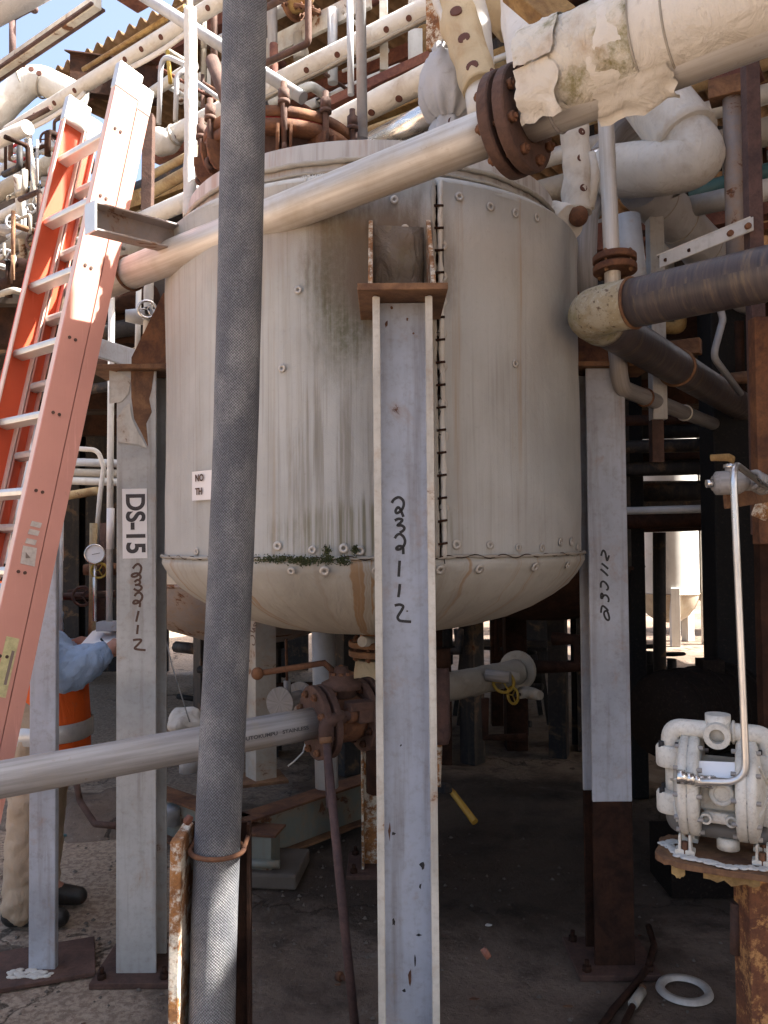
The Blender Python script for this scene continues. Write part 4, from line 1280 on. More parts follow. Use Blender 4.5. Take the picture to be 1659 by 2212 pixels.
# ================================================================ jacketed pipes and steel above, behind the tank
# big white pipe with a bend at the upper right
w0, w1, w2, w3 = D(1330, 110, 3.35), D(1478, 296, 3.10), D(1310, 372, 3.35), D(1620, 640, 4.3)
wp = thing('white_bend_pipe', 'fat white jacketed pipe doubling back in a bend, upper right', 'pipe', (w1.x, w1.y, 2.4))
d0 = (w1 - w0).normalized()
obj('upper_leg', G().tube(dense([D(1310, 80, 3.42), w1 + d0 * .02], .04), .122, 36, lump=.012, lf=8), M['ins_white'], wp)
obj('bend', G().tube(dense(fillet([w1 - d0 * .02, w1 + d0 * .13, D(1440, 362, 3.12), w2], .15, 10), .03), .104, 32, lump=.05, lf=14), M['ins_white'], wp)
obj('metal_end', G().tube([w2, w2 + (w2 - D(1440, 362, 3.12)).normalized() * .05], .098, 28), M['mirror_clad'], wp)
obj('lower_leg', G().tube(dense([D(1385, 400, 3.42), w3], .04), .100, 32, lump=.02, lf=10), M['ins_grey'], wp)
for s in (.12, .28, .5):
    p = D(1385, 400, 3.42).lerp(w3, s)
    obj('wrap_edge', G().ring(p, w3 - w2, .1005, .003, 40, 6), M['ins_dim'], wp)
flap(D(1478, 330, 3.1), (w2 - w1), .106, 3.2, 4.4, -.03, .10, .03, 'ins_white', wp, seed=14)
# patched dropper into the tank's right shoulder
n0 = D(1212, 478, 3.02)
dj = thing('laced_nozzle_pipe', 'cream laced jacket elbow on the tank right shoulder with rust studs', 'pipe', n0)
obj('nozzle_jacket', G().tube(dense([D(1172, 468, 3.06), D(1232, 482, 2.94)], .012), [.062] * 3 + [.066] * 40 if False else .064, 26, lump=.12, lf=24), M['ins_cream'], dj)
obj('riser_jacket', G().tube(dense([D(1246, 462, 2.96), D(1246, 360, 2.98), D(1238, 260, 3.0), D(1236, 190, 3.02)], .015), .052, 26, lump=.16, lf=20), M['ins_cream'], dj)
obj('bare_elbow', G().ball(D(1249, 466, 2.93), .036, 10, (1, .8, 1.1)), M['rust'], dj)
obj('laced_edge', G().tube([D(1278, 330, 2.95), D(1284, 380, 2.95), D(1276, 450, 2.94)], [.014, .020, .014], 8, lump=.4, lf=60), M['ins_cream'], dj)
studs(dj, D(1246, 450, 2.96), D(1238, 260, 3.0), .052, ((.15, .3), (.48, .2), (.78, .35), (.95, .3)), sz=.014)
studs(dj, D(1172, 468, 3.06), D(1232, 482, 2.94), .064, ((.25, 1.0), (.2, -.9)), sz=.014)
pipe('black_elbow_pipe', 'dark flanged upright pipe behind the laced nozzle', [D(1262, 640, 3.25), D(1258, 560, 3.25), D(1262, 470, 3.28), D(1290, 420, 3.5)], .055, 'stainless_dull', .08, 22)
pipe('blue_grey_standpipe', 'blue grey standpipe right of the dropper pipe', [D(1370, 640, 3.2), D(1352, 470, 3.22)], .055, 'grey_pipe', 0, 22)
pipe('slanted_grey_pipe', 'dull grey pipe slanting up behind the dropper pipe', [D(1255, 400, 3.5), D(1330, 300, 3.7), D(1410, 235, 4.0)], .06, 'stainless_dull', .1, 22)
obj('grey_stanchion', G().box((D(1418, 700, 3.5).x, 3.5, 2.56), (.062, .062, .90)), M['col_light'], label='pale grey square stanchion behind the tarred pipe', cat='post', bevel=.004)
obj('brown_strut', G().box((D(1418, 960, 3.5).x, 3.5, 2.02), (.05, .05, .18)), M['rust_red'], label='red brown steel strut under the pale stanchion', cat='post', bevel=.003)
# drilled angle
aa, ab = D(1425, 566, 2.78), D(1628, 483, 2.62)
ad = (ab - aa).normalized()
ang_ = obj('drilled_angle', G().extrude([(0, 0), (.004, 0), (.004, -.042), (.034, -.042) if False else (0, -.045)], aa + V(0, 0, .022), ad.cross(V(0, 0, 1)), (0, 0, 1), ab - aa), M['col_light'],
           label='short drilled grey angle iron above the tarred pipe', cat='bracket', bevel=.001)
obj('top_leg', G().bar(aa + V(0, .016, .023), ab + V(0, .016, .023), .034, .004), M['flange_tip'], ang_)
for s in (.06, .32, .75, .93):
    p = aa.lerp(ab, s) + V(0, -.003, -.002)
    obj('bolt_hole', G().cyl(p, p + V(0, -.004 if s < .5 else -.012, 0), .0065 if s < .5 else .010, 10), M['rust_dark' if s < .5 else 'rust'], ang_)
# right hand posts
obj('brown_square_post', G().box((D(1638, 400, 2.62).x, 2.66, 2.72), (.046, .046, 2.2)), M['mauve_steel'], label='mauve brown square post at the right edge, upper half', cat='post', bevel=.003)
rsp = thing('rusty_square_post', 'rust streaked square post at the right edge beside the air valve', 'post', (D(1650, 900, 2.60).x, 2.62, 0))
obj('upper_shaft', G().box((D(1650, 900, 2.60).x, 2.62, 1.95), (.050, .050, .72)), M['rust'], rsp, bevel=.003)
obj('lower_shaft', G().box((D(1662, 1500, 2.62).x + .01, 2.66, .80), (.045, .045, 1.60)), M['rust_dark'], rsp, bevel=.003)
pipe('rusty_upright_pipe', 'mottled grey brown upright pipe at the right edge with a sunlit foot', [D(1581, 200, 3.05), D(1590, 560, 3.0)], .034, 'channel_grey', 0, 20)
obj('upright_collar', G().box(D(1573, 195, 3.05), (.13, .09, .07), Matrix.Rotation(-.5, 3, 'Z')), M['rust_plate'], label='rusty brown saddle on top of the mottled upright pipe', cat='bracket', bevel=.004)
obj('brown_ledger', G().bar(D(1540, 195, 3.2), D(1640, 140, 3.1), .08, .10), M['brown_beam'], label='red brown ledger beam running off the right edge', cat='beam', bevel=.003)
pipe('white_cross_pipe', 'white capped pipe running right behind the mottled upright pipe', [D(1485, 448, 3.6), D(1680, 405, 3.35)], .045, 'white_pipe', 0, 20)
pipe('teal_cross_pipe', 'dark teal pipe over the white capped cross pipe', [D(1490, 420, 3.9), D(1680, 365, 3.7)], .04, 'teal', 0, 16)

# --- laced jacket pipe coming down from the top, and the tied cloth bag
l1 = D(1040, 195, 2.78); l0 = l1 + (D(955, -60, 3.0) - l1)
l00 = l1 + (l0 - l1) * 3.2
lj = thing('laced_jacket_pipe', 'tan cloth laced pipe coming down from the top above the flange', 'pipe', l1)
obj('jacket', G().tube(dense([l00, l1], .015), .066, 28, lump=.14, lf=13), M['ins_tan'], lj)
obj('lower_cuff', G().tube([D(1038, 190, 2.8), D(1050, 262, 2.74)], .058, 24, lump=.1, lf=14), M['ins_cream'], lj)
studs(lj, l0, l1, .066, ((.48, .25), (.70, .3), (.92, .35), (.98, -.8)), sz=.022)
for i in range(14):
    p = D(948 + i * 5.2, 5 + i * 13.5, 2.90 - .006 * i)
    obj('lacing', G().bar(p, p + V(.028, -.006, .006), .006, .006), M['ins_cream'], lj)
obj('hem', G().tube([D(938 + i * 5.6, -10 + i * 14.5, 2.91 - .006 * i) for i in range(15)], .013, 8, lump=.5, lf=40), M['ins_white'], lj)
pipe('grey_jacket_pipe', 'slim grey jacketed pipe right behind the tan laced pipe', [D(1010, -40, 3.15), D(1035, 60, 3.1), D(1046, 180, 3.05)], .045, 'ins_grey', .06, 20, lump=.08, step=.03)
bgp = D(968, 190, 3.05)
bag = thing('cloth_bag', 'grey cloth bag tied round a fitting above the stainless pipe', 'bag', bgp + V(0, 0, -.16))
prof = [(.035, .165), (.05, .15), (.045, .13), (.075, .11), (.105, .05), (.112, -.01), (.108, -.06), (.085, -.105), (.055, -.125), (.05, -.13)]
def bag_rn(a, z):
    k = max(0, (-z + .00) / .12) if z < 0 else max(0, (z - .06) / .1)
    return .012 * k * math.sin(a * 11) + .008 * mnoise.noise(Vector((a * 2, z * 9, 3)))
obj('bag_cloth', G().lathe([(r, z) for r, z in prof], bgp, seg=88, rn=bag_rn), M['ins_grey'], bag)
obj('bag_skirt', G().lathe([(.05, -.12), (.068, -.15), (.075, -.20), (.085, -.30)], bgp, seg=40, rn=lambda a, z: .006 * math.sin(a * 7)), M['ins_grey'], bag)
studs(bag, bgp + V(0, 0, -.2), bgp + V(0, 0, -.1), .068, ((.15, -.4), (.4, .1), (.2, .8), (.05, .4)), sz=.014)
# bright clad pipe and beige jacket above it
pipe('mirror_clad_pipe', 'mirror bright clad pipe behind the tank collar', [D(805, 312, 4.1), D(1000, 212, 3.75)], .060, 'mirror_clad', 0, 36)
bj = pipe('beige_jacket_pipe', 'beige jacketed pipe just above the mirror bright pipe', [D(690, 285, 4.3), D(985, 135, 3.85)], .062, 'ins_cream', 0, 28, lump=.05, lf=9, step=.04)
studs(bj, D(690, 285, 4.3), D(985, 135, 3.85), .064, ((.42, .7), (.62, .7), (.78, .75)), (0, -1, -.3), .018)
obj('brown_angle', G().bar(D(700, 232, 4.35), D(968, 108, 3.95), .06, .05), M['brown_beam'], label='dark red brown angle bar above the beige jacketed pipe', cat='beam', bevel=.003)
# long white studded pipe run
u3 = pipe('studded_white_pipe', 'long white jacketed pipe with rust studs passing behind the manway', [D(352, 304, 5.0), D(960, 0, 4.15)], .056, 'ins_white', 0, 28, lump=.03, lf=8, step=.05)
studs(u3, D(352, 304, 5.0), D(960, 0, 4.15), .057, ((.06, .6), (.16, .55), (.38, .55), (.48, .6), (.565, .55), (.67, .55), (.75, .6), (.83, .5), (.90, .5), (.97, .5)), (0, -1, -.1), .016)
obj('fold', G().tube([D(352, 304, 5.0).lerp(D(960, 0, 4.15), s) + V(0, -.02, -.060) for s in [i / 30 for i in range(4, 31)]], .012, 8, lump=.6, lf=25), M['ins_dim'], u3)
obj('end_bag', G().ball(D(350, 306, 4.95), .085, 12, (1.2, 1, .95), .25, 14), M['ins_white'], u3)
obj('end_bag_neck', G().ring(D(378, 292, 4.93), D(960, 0, 4.15) - D(352, 304, 5.0), .058, .008, 28, 8), M['ins_dim'], u3)
# white flat beam above it
obj('white_channel_beam', G().bar(D(380, 205, 5.6), D(800, -5, 4.7), .03, .125), M['beam_white'], label='white painted flat beam above the studded white pipe', cat='beam', bevel=.004)
obj('white_gusset', G().extrude([(0, 0), (.34, .0), (.36, .15), (.02, .16)], D(880, 28, 4.3), (.8, -.55, .15), (0, 0, 1), (0, .01, 0)), M['beam_white'], label='cream gusset plate at the top edge beside the tan laced pipe', cat='plate')
tp = pipe('top_pipe', 'cream pipe with a rusty flanged elbow at the top edge', [D(470, 92, 5.3), D(625, 14, 4.9)], .036, 'white_pipe', 0, 20)
td_ = D(625, 14, 4.9) - D(470, 92, 5.3)
flange(tp, D(633, 8, 4.88), td_, .10, .02, 6, 'rust', pair=False)
obj('elbow', G().tube(fillet([D(625, 14, 4.88), D(660, 0, 4.85), D(668, -60, 4.85)], .06), .055, 18), M['gold_beam'], tp)
flange(tp, D(664, 20, 4.84), (.25, -.4, .85), .085, .02, 6, 'rust', pair=False)
pipe('wrapped_stub', 'cloth wrapped stub standing up behind the studded white pipe', [D(650, 130, 5.0), D(648, 75, 5.0)], .045, 'ins_dim', 0, 16, lump=.3, lf=25, step=.02)
# second studded pipe, upper left, ending in a drop
u1a, u1b = D(18, 286, 5.6), D(500, -12, 4.4)
u1 = pipe('upper_studded_pipe', 'white studded pipe high on the left ending in a short drop', [D(12, 350, 5.6), u1a, u1b], .045, 'ins_white', .03, 24, lump=.03, lf=8, step=.06)
studs(u1, u1a, u1b, .046, ((.06, .4), (.17, .4), (.27, .4), (.37, .4), (.60, .4), (.67, .4), (.75, .4), (.83, .4), (.93, .4)), (0, -1, -.2), .016)
for s0, s1 in ((.08, .40), (.56, .86)):
    g = G()
    n = 16
    P_ = [u1a.lerp(u1b, s0 + (s1 - s0) * i / n) for i in range(n + 1)]
    g.tube([p + V(0, -.01, -.05 - .035 * math.sin(math.pi * i / n) ** .5) for i, p in enumerate(P_)], .02, 8, squash=.4)
    obj('hanging_fold', g, M['ins_cream'], u1)
pipe('olive_thin_pipe', 'thin olive pipe above the upper studded pipe', [D(180, 150, 5.7), D(400, 15, 4.9)], .016, 'gold_beam', 0, 12)
# sloping grey pipe crossing to the manway
pipe('sloping_grey_pipe', 'plain grey pipe sloping down from the top left to the manway', [D(120, -130, 4.08), D(655, 212, 3.55)], .028, 'grey_pipe', 0, 20)
# white upright into the tank head, left of the hose
pipe('lumpy_white_upright', 'lumpy white wrapped upright pipe entering the tank head on the left', [D(411, 20, 3.2), D(412, 160, 3.2), D(412, 300, 3.18), D(410, 400, 3.16), D(410, 470, 3.14)], .0255, 'ins_white', 0, 20, lump=.10, lf=16, step=.02)
# upright grey pipe with a sunlit strip
pipe('grey_vent_pipe', 'straight grey vent pipe rising from the tank collar, sunlit strip on it', [D(783, 300, 3.02), D(770, -700, 3.02)], .0195, 'grey_pipe', 0, 20)
pipe('thin_grey_upright', 'thin grey upright behind the vent pipe', [D(758, 205, 4.2), D(755, -30, 4.2)], .017, 'grey_pipe', 0, 14)
pipe('second_thin_upright', 'grey upright pipe far behind the manway', [D(719, 180, 4.8), D(718, 20, 4.8)], .03, 'grey_pipe', 0, 14)
for x, y0, y1, d, w, m, lab in ((829, 155, -10, 4.4, .045, 'beam_white', 'chalky white post behind the vent pipe'), (897, 140, 70, 4.6, .08, 'white_pipe', 'bright white short post next to an orange one'),
                               (918, 130, 60, 4.7, .075, 'gold_beam', 'orange rusty short post next to the white one')):
    a = D(x, y0, d); b = D(x, y1, d)
    obj('steel_post', G().box(((a.x + b.x) / 2, d, (a.z + b.z) / 2), (w, w, b.z - a.z)), M[m], label=lab, cat='post', bevel=.003)
ap = D(937, 108, 3.3)
obj('rusty_angle_post', G().extrude([(0, 0), (.075, 0), (.075, .006), (.006, .006), (.006, .075), (0, .075)], (D(921, 100, 3.3).x, 3.3, ap.z), (.8, -.6, 0), (.6, .8, 0), (0, 0, .32)), M['rust_white'], label='rust flecked angle post hanging above the cloth bag', cat='post')
pipe('rust_brown_branch', 'red brown branch pipe slanting down left of the hose', [D(458, 130, 4.1), D(482, 195, 4.0), D(520, 300, 3.9)], .034, 'rust_red', 0, 16)
pipe('rust_diagonal_rod', 'thin grey diagonal brace left of the hose', [D(408, 165, 4.4), D(500, 232, 4.2)], .012, 'grey_pipe', 0, 10)
pipe('second_diagonal_rod', 'thin brown diagonal brace just under the grey one', [D(440, 180, 4.5), D(500, 215, 4.4)], .010, 'rust', 0, 10)
pipe('tube_hook', 'grey tube bent over like a hook behind the ladder head', [D(343, 268, 4.2), D(348, 115, 4.2), D(400, 140, 4.1)], .013, 'grey_pipe', .06, 12)
pipe('second_tube_hook', 'shorter grey tube hook beside the lumpy white upright', [D(379, 262, 4.1), D(382, 165, 4.1), D(402, 150, 4.1)], .013, 'grey_pipe', .05, 12)
pipe('yellow_thin_upright', 'thin yellow upright rod behind the tube hook', [D(368, 180, 4.6), D(362, 110, 4.6)], .012, 'yellow_paint', 0, 10)
pipe('white_thin_run', 'slim white pipe running behind the tube hooks', [D(330, 200, 5.2), D(420, 140, 4.9)], .034, 'white_pipe', 0, 14)
pipe('cream_thin_run', 'cream pipe with rusty ends behind the ladder at mid height', [D(325, 380, 4.4), D(480, 298, 4.1)], .022, 'yellow_pipe', 0, 14)
pipe('rusty_yellow_run', 'rust and yellow pipe below the cream one left of the tank head', [D(310, 425, 4.2), D(480, 330, 3.9)], .030, 'yellow_pipe', 0, 16)
obj('rust_brown_strut', G().bar(D(322, 250, 3.9), D(318, 480, 3.9), .05, .05), M['rust_red'], label='red brown upright angle just right of the ladder', cat='post', bevel=.003)
pipe('white_low_run', 'white pipe running to the tank head behind the support channel', [D(300, 480, 3.9), D(480, 400, 3.5)], .04, 'ins_white', 0, 20)
# top-left: elbow, sky beam, corner drum, lamp arm, brown beam end
el_ = pipe('left_jacket_elbow', 'fat grey white jacketed elbow at the left edge under the sky', [D(-80, 330, 6.0), D(20, 215, 6.0), D(75, 165, 6.0), D(175, 215, 6.0)], .105, 'ins_white', .20, 28, lump=.03, lf=6, step=.05)
for s in ((52, 180), (98, 180)):
    obj('wrap_edge', G().ring(D(s[0], s[1], 6.0), (1, .0, .3 if s[0] < 60 else -.5), .108, .007, 32, 6), M['ins_dim'], el_)
studs(el_, D(55, 162, 5.93), D(100, 178, 5.93), .10, ((.1, 0), (.5, .1), (.9, .2)), (0, -1, .3), .02)
obj('sky_beam', G().bar(D(-60, 190, 5.8), D(212, 4, 4.9), .05, .075), M['beam_white'], label='pale steel beam crossing the white sky at top left', cat='beam', bevel=.004)
obj('sky_beam_foot', G().bar(D(-60, 200, 5.81), D(212, 14, 4.91), .10, .014), M['mauve_steel'], label='mauve lower flange strip under the pale sky beam', cat='beam')
obj('corner_drum', G().tube([D(-90, 60, 5.2), D(92, -40, 4.9)], .10, 32), M['ins_grey'], label='grey drum end in the top left corner against the sky', cat='drum')
lm = thing('lamp_arm', 'thin pole with a short crooked arm against the sky, top left', 'lamp', D(27, 135, 5.5))
obj('pole', G().cyl(D(27, 140, 5.5), D(27, 38, 5.5), .022, 12), M['mauve_steel'], lm)
obj('arm', G().tube([D(30, 40, 5.5), D(48, 30, 5.5), D(68, 20, 5.5)], .015, 10), M['mauve_steel'], lm)
obj('arm_head', G().ball(D(73, 20, 5.5), .03, 8, (1, 1, .9)), M['mauve_steel'], lm)
bb = obj('brown_beam_end', G().extrude([(-.06, -.16), (.06, -.16), (.06, -.145), (.008, -.145), (.008, .145), (.06, .145), (.06, .16), (-.06, .16), (-.06, .145), (-.008, .145), (-.008, -.145), (-.06, -.145)],
     D(152, 158, 6.3), (.5, .86, 0), (0, 0, 1), AX * 0.42 + BX * .5 + V(0, 0, 0)), M['rust_dark'], label='dark brown beam end sticking out behind the ladder head', cat='beam', bevel=.004)
obj('brown_roof_soffit', G().extrude([(0, 0), (.9, 0), (.9, .25), (0, .25)], D(225, -15, 4.9), (.82, -.57, 0), (.57, .82, 0), (0, 0, .10)), M['brown_beam'], label='brown steel soffit at the top edge left of the hose', cat='beam', bevel=.01)
# right top dark ceiling pieces
obj('dark_roof_box', G().box(D(1352, -30, 3.6), (.42, .5, .28), Matrix.Rotation(-.6, 3, 'Z')), M['rust_dark'], label='dark brown boxed steelwork above the torn pipe, top edge', cat='beam', bevel=.006)
pipe('brown_jacket_brace', 'brown stained board slanting across the top edge right of the laced pipe', [D(1030, -30, 3.4), D(1110, 60, 3.3)], .07, 'ins_tan', 0, 8)
# behind: rows of pipes along the rack, fill between the decks
rk = [('ins_dim', .07, 5.7, 3.62), ('white_pipe', .05, 5.8, 3.85), ('yellow_pipe', .035, 5.9, 4.05), ('grey_pipe', .06, 6.1, 3.45), ('ins_cream', .09, 6.3, 4.35), ('rust_red', .045, 6.0, 4.62), ('white_pipe', .06, 6.4, 4.8), ('yellow_pipe', .03, 5.5, 4.25), ('dark_steel', .08, 6.6, 5.05)]
names = ['dim beige pipe', 'white pipe', 'yellow thin pipe', 'grey pipe', 'thick cream pipe', 'red brown pipe', 'upper white pipe', 'upper yellow pipe', 'dark thick pipe']
for (m, r, y, z), nm in zip(rk, names):
    c = V(-.4, y, z)
    pipe('rack_pipe', nm + ' of the rack deep behind the manway', [c - AX * 4.2, c + AX * 3.4], r, m, 0, 16)
obj('rack_ledger', G().bar(V(-.4, 6.0, 3.36) - AX * 4, V(-.4, 6.0, 3.36) + AX * 3.2, .10, .16), M['brown_beam'], label='brown ledger beam under the rack pipes behind the tank', cat='beam', bevel=.004)
obj('rack_ledger', G().bar(V(-.2, 5.6, 4.50) - AX * 4, V(-.2, 5.6, 4.50) + AX * 3.2, .08, .14), M['gold_beam'], label='ochre ledger beam high among the rack pipes', cat='beam', bevel=.004)
# ================================================================ fibreglass extension ladder
At, Al = D(262, 132, 2.88), D(5, 1296, 2.56)
lu = (At - Al).normalized()
e_ = V(.64, .77, 0); e_ = (e_ - lu * e_.dot(lu)).normalized()
lw = lu.cross(e_)
if lw.x > 0: lw = -lw
Abot = Al - lu * (Al.z / lu.z)
LL_ = (At - Abot).length
lad = thing('extension_ladder', 'salmon orange fibreglass extension ladder leaning at the left, sunlit at its head', 'ladder', Abot)
def rail(off_w, e0, e1, s0, s1, sgn, mat, edge, name='rail'):
    """channel rail: web spans e0..e1, lips turned inwards (sgn * lw)"""
    t = .006; lip = .030
    p = Abot + lw * off_w + lu * s0
    L = lu * (s1 - s0)
    o = obj(name, G().extrude([(e0, 0), (e1, 0), (e1, t), (e0, t)], p, e_, lw * sgn, L), M[mat], lad)
    for k, (a, b) in enumerate(((e0, e0 + t), (e1 - t, e1))):
        obj('rail_lip', G().extrude([(a, t), (b, t), (b, lip), (a, lip)], p, e_, lw * sgn, L), M[edge], o, bevel=.001)
    return o
LWID = 0.375
rail(0, 0.0, 0.0908, 0.35, LL_, 1, 'fibre', 'fibre_edge')
rail(0, 0.0949, 0.1445, 0.0, LL_ - .03, 1, 'fibre', 'fibre')
rail(LWID, 0.0, 0.0908, 0.35, LL_, -1, 'fibre_in', 'fibre_edge')
rail(LWID, 0.0949, 0.1445, 0.0, LL_ - .03, -1, 'fibre_in', 'fibre')
for ow in (0.0, LWID):
    for (a, b, s1) in ((-.004, 0.0940, LL_), (0.0929, 0.1476, LL_ - .03)):
        sg_ = 1 if ow == 0 else -1
        obj('end_cap', G().extrude([(a, -.003), (b, -.003), (b, .033), (a, .033)], Abot + lw * ow + lu * (s1 - .10), e_, lw * sg_, lu * .104), M['alu'], lad, bevel=.006)
rotl = Matrix((e_, lw, lu)).transposed()
for k in range(11):
    s = LL_ - .25 - 0.263 * k
    if s > .4:
        obj('rung', G().extrude([(0.0227, -.013), (0.0619, -.016), (0.0660, .0), (0.0619, .016), (0.0227, .013), (0.0186, 0)], Abot + lu * s + lw * .004, e_, lu, lw * (LWID - .008)), M['alu'], lad, bevel=.003)
    if .05 < s - .10:
        obj('rung', G().extrude([(0.0991, -.012), (0.1342, -.014), (0.1382, .0), (0.1342, .014), (0.0991, .012), (0.0949, 0)], Abot + lu * (s - .10) + lw * .004, e_, lu, lw * (LWID - .008)), M['alu'], lad, bevel=.003)
    for q, ee in ((s, .030), (s, .052)):
        if s > .4:
            pp = Abot + lu * (q) + e_ * ee
            obj('rivet', G().cyl(pp + lw * .002, pp - lw * .003, .0055, 10), M['rust_red'], lad)
def sticker(pts, mat, name='sticker', off=.0015):
    q = [Dpl(x, y, Abot - lw * off, -lw) for x, y in pts]
    g = G(); n = len(q)
    g.v += q + [p + lw * .001 for p in q]
    g.face(range(n))
    for i in range(n): g.face((i, n + i, n + (i + 1) % n, (i + 1) % n))
    return obj(name, g, mat, lad)
M['lbl_y'] = plain('yellowed_label', (0.55, 0.50, 0.26), .6, 0, .5, 60)
M['lbl_g'] = plain('grey_label', (0.52, 0.46, 0.42), .6, 0, .4, 60)
M['lbl_d'] = plain('label_print', (0.20, 0.15, 0.13), .6, 0, 0)
sticker(((14, 1374), (42, 1380), (12, 1508), (-15, 1502)), M['lbl_y'])
sticker(((26, 1405), (32, 1407), (14, 1480), (8, 1479)), M['lbl_d'], 'sticker_print', .003)
for (x, y) in ((77, 1133), (72, 1150), (66, 1170)):
    sticker(((x - 8, y - 8), (x + 14, y - 3), (x + 10, y + 8), (x - 12, y + 3)), M['lbl_g'])
sticker(((50, 1178), (80, 1184), (75, 1224), (44, 1217)), M['lbl_g'])
sticker(((56, 1193), (66, 1205), (56, 1206)), M['lbl_d'], 'sticker_print', .003)

# ================================================================ grey post with a base plate at the left
gp_ = D(95, 1800, 3.17)
gpost = thing('grey_post', 'narrow grey steel post on a red brown base plate at the far left', 'post', (gp_.x, 3.2, 0))
obj('shaft', G().box((gp_.x, 3.17, 1.05), (.100, .035, 2.09)), M['col_grey'], gpost, bevel=.004)
obj('base_plate', G().box((gp_.x - .01, 3.21, .008), (.36, .30, .016), Matrix.Rotation(.35, 3, 'Z')), M['rust_red'], gpost, bevel=.003)
g = G()
for i in range(60):
    a = random.random() * 6.28; rr = random.uniform(.02, .085)
    g.ball((gp_.x - .03 + math.cos(a) * rr, 3.12 + math.sin(a) * rr * .4, .018), random.uniform(.005, .014), 5, (1.3, 1, .35))
gr = obj('grout', g, M['flange_tip'], gpost); gr['kind'] = 'stuff'

# ================================================================ the person with the clipboard
px_, py_ = -1.485, 3.63
per = thing('person', 'person in blue shirt and orange vest writing on a clipboard behind the ladder', 'person', (px_, py_, 0))
def fig(name, chains, mat, parent, vox=.012, balls=(), sm=6, fold=0):
    g = G()
    for pts, rr in chains:
        P_ = [V(px_ + x, py_ + y, z) for x, y, z in pts]
        g.tube(P_, list(rr), 14)
        for p, r in zip(P_, rr): g.ball(p, r, 8)
    for (x, y, z), r, sc in balls: g.ball(V(px_ + x, py_ + y, z), r, 12, sc)
    o = obj(name, g, mat, parent)
    m = o.modifiers.new('remesh', 'REMESH'); m.mode = 'VOXEL'; m.voxel_size = vox; m.use_smooth_shade = True
    k = o.modifiers.new('smooth', 'SMOOTH'); k.iterations = sm; k.factor = .5
    if fold:
        tx = bpy.data.textures.new('folds', 'CLOUDS'); tx.noise_scale = .055; tx.noise_depth = 2
        dm = o.modifiers.new('folds', 'DISPLACE'); dm.texture = tx; dm.strength = fold; dm.mid_level = .5
    return o
def rel(x, y, d):
    p = D(x, y, d); return (p.x - px_, p.y - py_, p.z)
shR, shL = (-0.10, -.20, 1.36), (-.10, .19, 1.36)
elR, wrR = rel(146, 1446, 3.30), rel(222, 1414, 3.34)
elL, wrL = rel(118, 1420, 3.80), rel(160, 1394, 3.80)
hR, hL = rel(238, 1405, 3.36), rel(176, 1389, 3.80)
# fingers: (hand centre, five tips)
def lerp3(a, b, t): return tuple(a[i] + (b[i] - a[i]) * t for i in range(3))
fch = []
tipR = rel(226, 1378, 3.50)
for k, (dx, dz, ln) in enumerate(((-.015, .030, .8), (.008, .026, .95), (.022, .012, 1.0), (.028, -.006, .9), (.026, -.022, .75))):
    kn = (hR[0] + dx * 1.1 + .018, hR[1] - .004 + .006 * k, hR[2] + dz * 1.0)
    mid_ = (kn[0] + .012 * ln, kn[1] + .020, kn[2] + .010)
    tp_ = (kn[0] - .006, kn[1] + .042 * ln, kn[2] + .002)
    fch.append(([hR, kn, mid_, tp_], (.017, .0105, .0095, .008)))
for k, (dx, dz, ln) in enumerate(((.03, .024, .7), (.045, .012, 1), (.048, .002, 1.05), (.046, -.008, 1), (.04, -.018, .8))):
    kn = (hL[0] + dx * .7, hL[1] + .004, hL[2] + dz * .8)
    fch.append(([hL, kn, (kn[0] + .03 * ln, kn[1] - .006, kn[2] - .004)], (.017, .0105, .0085)))
body = fig('body', [
    ([(0, 0, .95), (-.06, 0, 1.12), (-.10, 0, 1.32), (-.08, 0, 1.42), (-.05, 0, 1.49)], (.13, .125, .125, .07, .055)),
    ([(0, -.09, .93), (-.01, -.10, .52), (-.05, -.10, .12), (.06, -.10, .05)], (.085, .06, .042, .03)),
    ([(0, .09, .93), (-.02, .10, .52), (-.06, .10, .12), (.06, .10, .05)], (.085, .06, .042, .03)),
    ([(-.08, 0, 1.36), shR, elR, wrR, hR], (.07, .055, .043, .030, .033)),
    ([(-.08, 0, 1.36), shL, elL, wrL, hL], (.07, .055, .043, .030, .032)),
    ] + fch, M['skin'], per, .0065, [((-.035, 0, 1.605), .095, (.95, .80, 1.15)), ((.05, 0, 1.595), .020, (1, .8, 1.1)), ((.02, 0, 1.54), .042, (1, .9, .7)),
                                       ((-.04, -.08, 1.60), .024, (.8, .4, 1.2)), ((-.04, .08, 1.60), .024, (.8, .4, 1.2))], 4)
fig('hair', [], M['hair'], per, .010, [((-.05, 0, 1.645), .098, (.98, .84, .95))], 3)
for s in (-1, 1):
    obj('eye', G().ball(V(px_ + .045, py_ + s * .032, 1.615), .011, 8), M['paper'], per)
obj('mouth', G().box((px_ + .056, py_, 1.552), (.008, .045, .007)), M['rust_red'], per)
fig('shirt', [
    ([(0, 0, .88), (-.06, 0, 1.1), (-.10, 0, 1.3), (-.08, 0, 1.42)], (.15, .145, .14, .09)),
    ([(-.08, -.05, 1.35), shR, lerp3(shR, elR, .55), elR, lerp3(elR, wrR, .55), lerp3(elR, wrR, .93)], (.09, .085, .088, .092, .074, .052)),
    ([(-.08, .05, 1.35), shL, lerp3(shL, elL, .55), elL, lerp3(elL, wrL, .5), lerp3(elL, wrL, .9)], (.09, .08, .072, .062, .052, .044)),
    ], M['shirt'], per, .009, fold=.035)
def torso_c(z):
    t = max(0.0, min(1.0, (z - .95) / .30))
    return -.105 * t * t * (3 - 2 * t)
